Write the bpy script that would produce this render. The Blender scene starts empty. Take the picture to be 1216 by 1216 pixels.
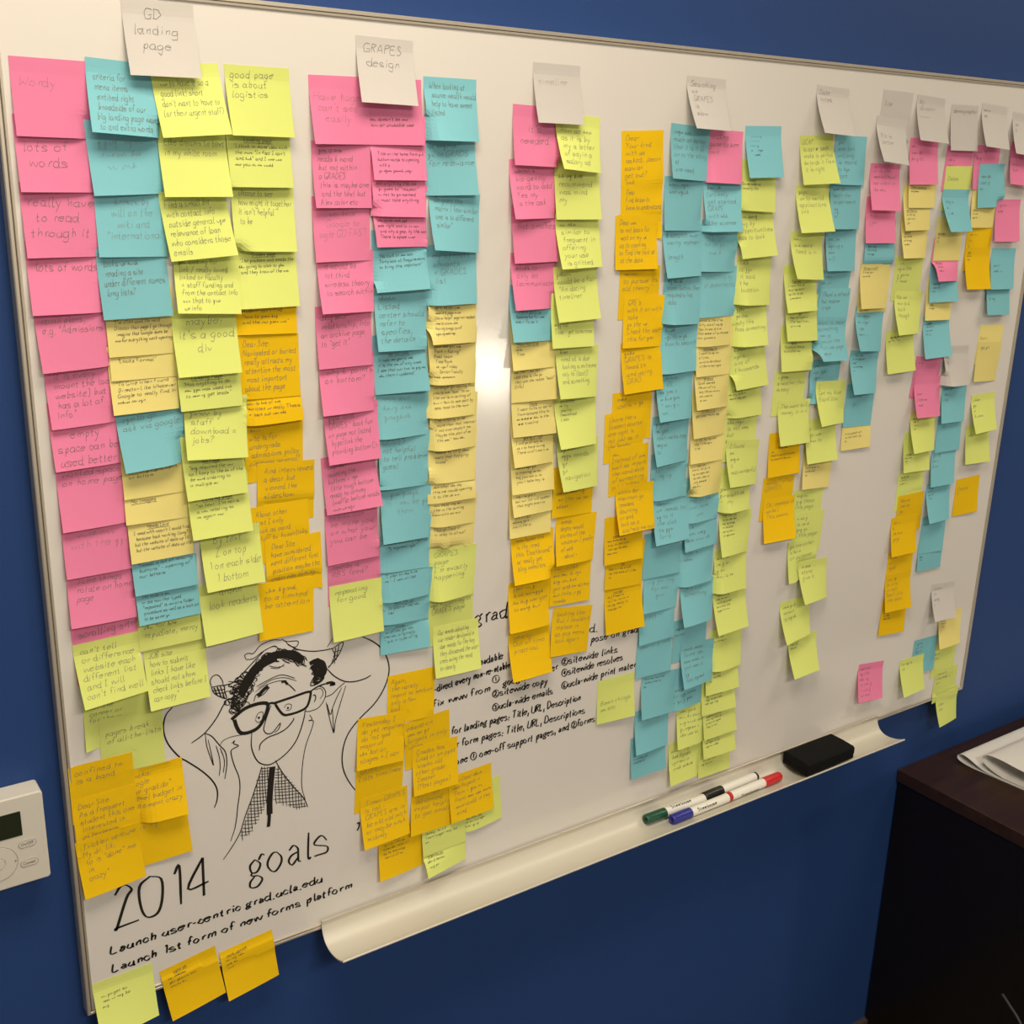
import bpy, math, random
import numpy as np
from mathutils import Matrix, Vector

H0 = 2.115            # height of the whiteboard's top edge above the floor
WALL = 0.02           # wall plane (y); the board's face is y = 0, the room lies towards -y
scene = bpy.context.scene
COL = scene.collection
rng = random.Random(7)

# ------------------------------------------------------------------ camera
cam_d = bpy.data.cameras.new('camera')
cam_d.sensor_width = 36.0
cam_d.lens = 1348.5 / 1216 * 36.0
cam_d.clip_start = 0.02
cam = bpy.data.objects.new('camera', cam_d)
COL.objects.link(cam)
_r = Vector((0.82632367, -0.56261663, 0.02552886))
_d = Vector((-0.14344077, -0.25407455, -0.95648882))
_f = Vector((0.54462275, 0.78670748, -0.29064998))
cam.matrix_world = Matrix(((_r.x, -_d.x, -_f.x, -0.24980184), (_r.y, -_d.y, -_f.y, -1.28296354),
                           (_r.z, -_d.z, -_f.z, -0.16833469 + H0), (0, 0, 0, 1)))
scene.camera = cam

# ------------------------------------------------------------------ view, world, lights
vs = scene.view_settings
vs.view_transform = 'Standard'; vs.look = 'None'; vs.gamma = 1.0; vs.use_curve_mapping = False
vs.exposure = 0.0
world = bpy.data.worlds.new('world'); scene.world = world
world.use_nodes = True
world.node_tree.nodes['Background'].inputs[0].default_value = (1.0, 0.86, 0.70, 1)
world.node_tree.nodes['Background'].inputs[1].default_value = 0.05

def area(name, loc, sx, sy, power, color, target=None):
    d = bpy.data.lights.new(name, 'AREA'); d.shape = 'RECTANGLE'; d.size = sx; d.size_y = sy
    d.energy = power; d.color = color
    o = bpy.data.objects.new(name, d); COL.objects.link(o); o.location = loc
    if target is not None:
        o.rotation_euler = (Vector(target) - Vector(loc)).to_track_quat('-Z', 'Y').to_euler()
    return o
CEIL = 2.95
WARM = (1.0, 0.87, 0.67)
area('ceiling_lamp_near', (0.15, -0.72, CEIL - 0.02), 1.15, 0.55, 27, WARM)
area('ceiling_lamp_far', (2.65, -0.80, CEIL - 0.02), 1.15, 0.55, 18, WARM)
area('rear_fill_light', (0.4, -2.7, CEIL - 0.02), 1.15, 0.55, 58, (1.0, 0.91, 0.76))  # unseen fill light, added to brighten the lower part of the board

# ------------------------------------------------------------------ materials
def mat(name, color, rough=0.5, spec=0.5, metal=0.0, noise=0.0, nscale=40.0, bump=0.0, bscale=200.0, coat=0.0):
    m = bpy.data.materials.new(name); m.use_nodes = True
    nt = m.node_tree; b = nt.nodes['Principled BSDF']
    b.inputs['Base Color'].default_value = (*color, 1); b.inputs['Roughness'].default_value = rough
    b.inputs['Specular IOR Level'].default_value = spec; b.inputs['Metallic'].default_value = metal
    if coat: b.inputs['Coat Weight'].default_value = coat
    tc = nt.nodes.new('ShaderNodeTexCoord')
    if noise:
        n = nt.nodes.new('ShaderNodeTexNoise'); n.inputs['Scale'].default_value = nscale; n.inputs['Detail'].default_value = 5
        nt.links.new(tc.outputs['Object'], n.inputs['Vector'])
        r = nt.nodes.new('ShaderNodeMapRange'); r.inputs[3].default_value = 1 - noise; r.inputs[4].default_value = 1 + noise
        nt.links.new(n.outputs[0], r.inputs[0])
        x = nt.nodes.new('ShaderNodeMix'); x.data_type = 'RGBA'; x.blend_type = 'MULTIPLY'; x.inputs[0].default_value = 1
        x.inputs[6].default_value = (*color, 1); nt.links.new(r.outputs[0], x.inputs[7]); nt.links.new(x.outputs[2], b.inputs['Base Color'])
    if bump:
        n = nt.nodes.new('ShaderNodeTexNoise'); n.inputs['Scale'].default_value = bscale; n.inputs['Detail'].default_value = 4
        nt.links.new(tc.outputs['Object'], n.inputs['Vector'])
        bp = nt.nodes.new('ShaderNodeBump'); bp.inputs['Strength'].default_value = bump; bp.inputs['Distance'].default_value = 0.001
        nt.links.new(n.outputs[0], bp.inputs['Height']); nt.links.new(bp.outputs[0], b.inputs['Normal'])
    return m

def paper_mat(name, color, var=0.06):
    m = bpy.data.materials.new(name); m.use_nodes = True
    nt = m.node_tree; b = nt.nodes['Principled BSDF']; out = nt.nodes['Material Output']
    b.inputs['Roughness'].default_value = 0.85; b.inputs['Specular IOR Level'].default_value = 0.15
    oi = nt.nodes.new('ShaderNodeObjectInfo')
    r = nt.nodes.new('ShaderNodeMapRange'); r.inputs[3].default_value = 1 - var; r.inputs[4].default_value = 1 + var
    nt.links.new(oi.outputs['Random'], r.inputs[0])
    x = nt.nodes.new('ShaderNodeMix'); x.data_type = 'RGBA'; x.blend_type = 'MULTIPLY'; x.inputs[0].default_value = 1
    x.inputs[6].default_value = (*color, 1); nt.links.new(r.outputs[0], x.inputs[7]); nt.links.new(x.outputs[2], b.inputs['Base Color'])
    tc = nt.nodes.new('ShaderNodeTexCoord'); n = nt.nodes.new('ShaderNodeTexNoise'); n.inputs['Scale'].default_value = 35
    nt.links.new(tc.outputs['Object'], n.inputs['Vector'])
    bp = nt.nodes.new('ShaderNodeBump'); bp.inputs['Strength'].default_value = 0.25; bp.inputs['Distance'].default_value = 0.002
    nt.links.new(n.outputs[0], bp.inputs['Height']); nt.links.new(bp.outputs[0], b.inputs['Normal'])
    t = nt.nodes.new('ShaderNodeBsdfTranslucent'); nt.links.new(x.outputs[2], t.inputs['Color'])
    ms = nt.nodes.new('ShaderNodeMixShader'); ms.inputs[0].default_value = 0.13
    nt.links.new(b.outputs[0], ms.inputs[1]); nt.links.new(t.outputs[0], ms.inputs[2]); nt.links.new(ms.outputs[0], out.inputs['Surface'])
    return m

PAPER = {'P': paper_mat('pink_paper', (0.90, 0.26, 0.47)), 'B': paper_mat('blue_paper', (0.24, 0.60, 0.70)),
         'G': paper_mat('lime_paper', (0.76, 0.84, 0.24)), 'Y': paper_mat('pale_yellow_paper', (0.90, 0.79, 0.29)),
         'O': paper_mat('orange_paper', (0.93, 0.60, 0.009)), 'W': paper_mat('white_paper', (0.66, 0.63, 0.61), 0.03)}
INK = {0: mat('pencil', (0.17, 0.155, 0.14), 0.5), 1: mat('soft_pencil', (0.17, 0.155, 0.145), 0.5),
       2: mat('hard_pencil', (0.24, 0.22, 0.21), 0.5), 3: mat('pen_ink', (0.075, 0.065, 0.065), 0.5)}
M_BOARD = mat('whiteboard_enamel', (0.73, 0.70, 0.675), 0.13, 0.5, noise=0.03, nscale=4)
M_FRAME = mat('champagne_aluminium', (0.62, 0.56, 0.48), 0.38, 0.5, metal=0.6)
M_SEAL = mat('dark_seal', (0.07, 0.055, 0.045), 0.6)
M_TRAY = mat('satin_aluminium_tray', (0.66, 0.63, 0.55), 0.5, 0.5, metal=0.25)
M_MARK = mat('dry_erase_ink', (0.018, 0.015, 0.013), 0.6, 0.2)
M_WALL = mat('blue_wall_paint', (0.018, 0.055, 0.200), 0.6, 0.25, noise=0.04, nscale=3, bump=0.25, bscale=350)
M_CEIL = mat('ceiling_paint', (0.8, 0.78, 0.74), 0.9)
M_NEUT = mat('grey_wall_paint', (0.55, 0.52, 0.47), 0.9)
M_FLOOR = mat('carpet', (0.10, 0.09, 0.085), 0.95, 0.1, noise=0.3, nscale=300, bump=0.6, bscale=900)
M_BASE = mat('baseboard_vinyl', (0.07, 0.055, 0.05), 0.5)

# ------------------------------------------------------------------ mesh helpers (board millimetres u right, v down, h out of the board)
def W3(u, v, h):
    return (u / 1000.0, -h / 1000.0, H0 - v / 1000.0)

def link(name, verts, faces, mats, parent=None, loc=(0, 0, 0), smooth=False, midx=None, **props):
    me = bpy.data.meshes.new(name); me.from_pydata([tuple(map(float, p)) for p in verts], [], faces)
    for m in (mats if isinstance(mats, (list, tuple)) else [mats]): me.materials.append(m)
    if midx is not None: me.polygons.foreach_set('material_index', midx)
    if smooth: me.polygons.foreach_set('use_smooth', [True] * len(me.polygons))
    me.update()
    o = bpy.data.objects.new(name, me); COL.objects.link(o); o.location = loc
    if parent is not None: o.parent = parent
    for k, x in props.items(): o[k] = x
    return o

def empty(name, loc, label, category, group=None):
    o = bpy.data.objects.new(name, None); COL.objects.link(o); o.location = loc
    o['label'] = label; o['category'] = category
    if group: o['group'] = group
    return o

def box(x0, x1, y0, y1, z0, z1):
    v = [(x, y, z) for x in (x0, x1) for y in (y0, y1) for z in (z0, z1)]
    f = [(0, 1, 3, 2), (4, 6, 7, 5), (0, 4, 5, 1), (2, 3, 7, 6), (0, 2, 6, 4), (1, 5, 7, 3)]
    return v, f

def bevel(o, w, seg=2):
    m = o.modifiers.new('edge', 'BEVEL'); m.width = w; m.segments = seg; m.limit_method = 'ANGLE'
    return o

def extrude(profile, a0, a1, axis='x', closed=True):
    """profile: list of (p, q); axis x: points (a, p, q)."""
    mk = (lambda a, p, q: (a, p, q)) if axis == 'x' else (lambda a, p, q: (p, a, q))
    n = len(profile)
    v = [mk(a0, *p) for p in profile] + [mk(a1, *p) for p in profile]
    f = [(i, (i + 1) % n, n + (i + 1) % n, n + i) for i in range(n if closed else n - 1)]
    if closed: f += [tuple(range(n - 1, -1, -1)), tuple(range(n, 2 * n))]
    return v, f

def merge(parts):
    V, F = [], []
    for v, f in parts:
        b = len(V); V += list(v); F += [tuple(i + b for i in q) for q in f]
    return V, F

def lathe(prof, n=28):
    """prof: (axis x, radius) -> surface round the x axis, open or closed by radius 0."""
    v, f = [], []
    for (x, r) in prof:
        for k in range(n):
            a = 2 * math.pi * k / n
            v.append((x, r * math.cos(a), r * math.sin(a)))
    for i in range(len(prof) - 1):
        for k in range(n):
            f.append((i * n + k, i * n + (k + 1) % n, (i + 1) * n + (k + 1) % n, (i + 1) * n + k))
    f.append(tuple(range(n - 1, -1, -1))); f.append(tuple(range((len(prof) - 1) * n, len(prof) * n)))
    return v, f

def smooth_line(p, sub):
    p = np.asarray(p, float)
    if len(p) < 3 or sub < 2: return p
    q = np.vstack([2 * p[0] - p[1], p, 2 * p[-1] - p[-2]])
    out = []
    for i in range(1, len(q) - 2):
        for k in range(sub):
            t = k / sub
            out.append(0.5 * (2 * q[i] + (q[i + 1] - q[i - 1]) * t + (2 * q[i - 1] - 5 * q[i] + 4 * q[i + 1] - q[i + 2]) * t * t
                              + (-q[i - 1] + 3 * q[i] - 3 * q[i + 1] + q[i + 2]) * t ** 3))
    out.append(p[-1])
    return np.array(out)

def ribbon(line, w, nib=0.0, taper=True):
    """line -> (2n x 2 points, quads); nib > 0 widens across a slanted pen edge."""
    line = np.asarray(line, float)
    if len(line) < 2: line = np.vstack([line, line + [0.3, 0]])
    d = np.gradient(line, axis=0); L = np.hypot(d[:, 0], d[:, 1]); L[L < 1e-6] = 1
    n = np.stack([-d[:, 1], d[:, 0]], 1) / L[:, None]
    ww = np.full(len(line), w / 2)
    if nib:
        e = np.array([math.cos(0.6), -math.sin(0.6)])
        ww = w / 2 * (0.45 + nib * np.abs(n @ e))
    if taper and len(line) > 4: ww = ww * np.minimum(1, np.linspace(0.7, 3, len(line))) * np.minimum(1, np.linspace(3, 0.7, len(line)))
    p = np.empty((2 * len(line), 2)); p[0::2] = line + n * ww[:, None]; p[1::2] = line - n * ww[:, None]
    f = [(2 * i, 2 * i + 1, 2 * i + 3, 2 * i + 2) for i in range(len(line) - 1)]
    return p, f

# ------------------------------------------------------------------ handwriting: one pen path per stroke, baseline y 3, x-height 6, capitals 9
GL = {}
for row in '''a4 3616050413233436 363343|b4 1913 15263634231413|c3 3526160504132334|d4 3616050413233436 393343|e4 053536160504132334|f3 38291813 0626|g4 3616050413233435 3631201001
h4 1913 15263633|i2 1613 1718|j2 161100 1718|k4 1913 3615 1533|l2 191323|m6 1613 15263533 35465653|n4 1613 15263633|o4 261605041323343526|p4 1610 15263634231413|q4 3616050413233436 363040
r3 1613 152636|s4 3526160534331303|t3 181323 0626|u4 160413233436 363343|v4 062336|w5 0613264356|x4 0633 3603|y4 0623 361000|z4 06360333
A5 032943 1535|B5 0903 0929382706 062635342303|C5 4839190705133344|D5 0903 0929384645341303|E4 39090333 0626|F4 390903 0626|G5 4839190705133343 4345 4525|H5 0903 4943 0646|I3 1913 0929 0323|J4 3934231304
K4 0903 3906 0633|L4 090333|M5 0309264943|N5 03094349|O5 2908051333454829|P4 0903 0929382706|Q5 2908051333454829 2542|R4 0903 0929382706 1633|S4 3829190817263534231304|T5 0949 2923|U5 090413334449|V5 092349|W6 0913264359|X4 0943 4903|Y5 0926 492623|Z4 09490343
05 2908051333454829|13 182923|24 0819293827030343|34 081929382716 16273534231303|45 3905444 3933|55 39090626352303|65 39180504132334251506|75 094913|85 291807163423130416273829|95 3828180706263738 3833
.2 1312|,2 1411|:2 1514 1312|;2 1514 1311|!2 1914 1312|?4 081929382715 1413|'2 1917|"3 1917 2927|-3 0525|+4 0535 2714|=4 0636 0434|/4 0239|(3 29171422|)3 09282502|[3 29191222|]3 09292202|&4 0535 2714|*3 0727 0818 1808|_4 0242|>4 070503|#6 03160613261336234626 0515253545'''.split('\n'):
    for it in row.split('|'):
        k, w, body = it[0], int(it[1]), it[2:].strip()
        GL[k] = (w, [[(int(s[i]), int(s[i + 1])) for i in range(0, len(s) - 1, 2)] for s in body.split()])
GL['\u0261'] = (4, [[(1.5, 6), (.4, 5.2), (.8, 4), (2, 3.9), (2.7, 5), (1.5, 6)], [(2.3, 5.7), (3, 6.5), (3.7, 6.2)], [(.9, 4), (.7, 3.5), (2.3, 3.1), (3.1, 2.3), (2, 1.4), (.5, 1.6), (.4, 2.5), (1.4, 3.2)]])
GL['\u0251'] = (3.4, [[(.4, 5.5), (1.4, 6.1), (2.4, 5.4), (2.5, 4.2), (2.6, 3.2), (3.2, 3)], [(2.4, 4.8), (.9, 4.5), (.3, 3.7), (1.1, 2.9), (2.4, 3.8)]])
GL['\u0131'] = (2, [[(1.1, 7.4), (1, 3.2), (1.7, 3.1)]])
GL['4'] = (5, [[(3, 9), (0, 5), (4, 5)], [(3, 9), (3, 3)]])
SQ = [[(0, 4), (1, 6), (1, 3), (2, 5), (3, 3)], [(0, 5), (1, 3), (2, 6), (3, 4)], [(0, 3), (1, 6), (2, 3), (3, 6), (4, 4)], [(0, 4), (1, 5), (2, 3), (3, 4)],
      [(0, 3), (1, 8), (1, 3), (2, 5), (3, 3)], [(0, 5), (1, 6), (1, 3), (2, 6), (1, 0), (3, 4)], [(0, 6), (0, 3), (2, 6), (2, 3), (3, 5)]]

def text_strokes(s, ht, r, slant=0.16, wob=0.08):
    """s -> list of strokes (x right, y up from baseline) with capital height ht, and the advance width."""
    k = ht / 6.0; x = 0.0; out = []
    for ch in s:
        if ch == ' ': x += 2.6 * k; continue
        circ = None
        if '\u2460' <= ch <= '\u2468': circ = chr(ord('1') + ord(ch) - 0x2460); ch = circ
        if ch == '~':
            w, st = 3.2, [r.choice(SQ)]
        elif ch in GL: w, st = GL[ch]
        else: continue
        for q in st:
            p = np.array(q, float)
            if circ: p = (p - [2.2, 6]) * 0.55 + [3, 5.5]
            p += np.array([[r.gauss(0, wob * 3), r.gauss(0, wob * 3)] for _ in p])
            p[:, 1] -= 3; p[:, 0] += slant * p[:, 1]
            out.append(p * k + [x, 0])
        if circ:
            a = np.linspace(0.4, 6.6, 12); out.append(np.stack([3 + 3.1 * np.cos(a), 2.5 + 3.1 * np.sin(a)], 1) * k + [x, 0]); w = 6.5
        x += (w + 0.45) * k
    return out, x

# ------------------------------------------------------------------ setting
def structure(name, v, f, m, **k): return link(name, v, f, m, kind='structure', **k)
XA, XB, YB = -1.9, 4.3, -3.9
structure('wall_back', *box(XA, XB, WALL, WALL + 0.1, 0, CEIL), M_WALL)
structure('floor', *box(XA, XB, YB, WALL + 0.1, -0.1, 0), M_FLOOR)
structure('ceiling', *box(XA, XB, YB, WALL + 0.1, CEIL, CEIL + 0.1), M_CEIL)
structure('wall_left', *box(XA - 0.1, XA, YB, WALL + 0.1, 0, CEIL), M_NEUT)
structure('wall_right', *box(XB, XB + 0.1, YB, WALL + 0.1, 0, CEIL), M_NEUT)
structure('baseboard_back', *box(XA, XB, WALL - 0.012, WALL, 0, 0.10), M_BASE)
# opposite wall with the narrow lit window that the board mirrors
wx0, wx1, wz0, wz1 = 3.09, 3.28, 0.73, 1.02
structure('wall_front', *merge([box(XA, wx0, YB - 0.1, YB, 0, CEIL), box(wx1, XB, YB - 0.1, YB, 0, CEIL), box(wx0, wx1, YB - 0.1, YB, 0, wz0), box(wx0, wx1, YB - 0.1, YB, wz1, CEIL)]), M_NEUT)
M_LIT = bpy.data.materials.new('daylit_pane'); M_LIT.use_nodes = True
_b = M_LIT.node_tree.nodes['Principled BSDF']; _b.inputs['Emission Color'].default_value = (1, 0.93, 0.78, 1); _b.inputs['Emission Strength'].default_value = 60
structure('window_1', *box(wx0, wx1, YB - 0.07, YB - 0.06, wz0, wz1), M_LIT)

# ------------------------------------------------------------------ whiteboard
BW, BH = 1828.8, 1219.2
board = empty('whiteboard', (0.9144, 0, H0 - 1.2192), 'large wall-mounted whiteboard with thin aluminium frame, covered in columns of sticky notes', 'whiteboard')
inv = Vector((-0.9144, 0, -(H0 - 1.2192)))
def bpart(name, v, f, m, parent=board, **k):
    off = inv if parent is board else Vector((0, 0, 0))
    return link(name, v, f, m, parent=parent, loc=off, **k)
sf = bpart('writing_surface', *box(0.006, BW / 1000 - 0.006, 0, WALL - 0.002, H0 - BH / 1000 + 0.006, H0 - 0.006), M_BOARD)
FP = [(0, 0.018), (0, -0.0012), (0.0012, -0.0024), (0.0040, -0.0024), (0.0046, -0.0014), (0.0054, -0.0014), (0.0060, -0.0024), (0.0080, -0.0022), (0.0086, -0.0004), (0.0086, 0.018)]
def rail(p0, p1, inward):
    """frame profile swept p0 -> p1 (board plane, metres), mitred; inward: unit vector into the board."""
    d = np.array(p1) - np.array(p0); d = d / np.hypot(*d); v = []
    for end, s in ((p0, 1), (p1, -1)):
        for (o, y) in FP:
            q = np.array(end) + np.array(inward) * o + d * s * o
            v.append((q[0], y, H0 + q[1]))
    n = len(FP)
    f = [(i, (i + 1) % n, n + (i + 1) % n, n + i) for i in range(n)] + [tuple(range(n - 1, -1, -1)), tuple(range(n, 2 * n))]
    return v, f
w_, h_ = BW / 1000, BH / 1000
for p0, p1, inn in (((0, 0), (w_, 0), (0, -1)), ((0, -h_), (w_, -h_), (0, 1)), ((0, 0), (0, -h_), (1, 0)), ((w_, 0), (w_, -h_), (-1, 0))):
    fr = bpart('frame_rail', *rail(p0, p1, inn), M_FRAME)
    a = np.array(p0) + np.array(inn) * 0.0050; b = np.array(p1) + np.array(inn) * 0.0050
    e = np.array(inn) * 0.0004
    q = [a - e, b - e, b + e, a + e]
    link('dark_groove', [(x, -0.00155, H0 + z) for x, z in q], [(0, 1, 2, 3)], M_SEAL, parent=fr)
# pen tray clipped under the lower rail
TP = [(-0.0045, -1.207), (-0.0052, -1.2145), (-0.008, -1.2235), (-0.014, -1.2315), (-0.022, -1.236), (-0.032, -1.2378), (-0.044, -1.2368), (-0.056, -1.2338), (-0.066, -1.2295), (-0.071, -1.2268)]
under = [(y + 0.0006 * (1 if k < 4 else 0.2), z - 0.0026 * (0.3 + 0.7 * k / 9)) for k, (y, z) in enumerate(TP)]
lip = [(-0.0722, -1.2262), (-0.0735, -1.2275), (-0.0728, -1.2295)]
TP = [tuple(q) for q in smooth_line(TP, 5)]; under = [tuple(q) for q in smooth_line(under, 5)]
prof = [(-0.0040, -1.204)] + TP + lip + under[::-1] + [(-0.0030, -1.2195), (-0.0030, -1.204)]
prof = [(y, z + H0) for y, z in prof]
tray = bpart('marker_tray', *extrude(prof, 0.324, 1.543), M_TRAY)
link('clip_strip', *extrude([(-0.0040, H0 - 1.2038), (-0.0062, H0 - 1.2045), (-0.0062, H0 - 1.2075), (-0.0046, H0 - 1.2085)], 0.324, 1.543), M_FRAME, parent=tray)

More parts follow.
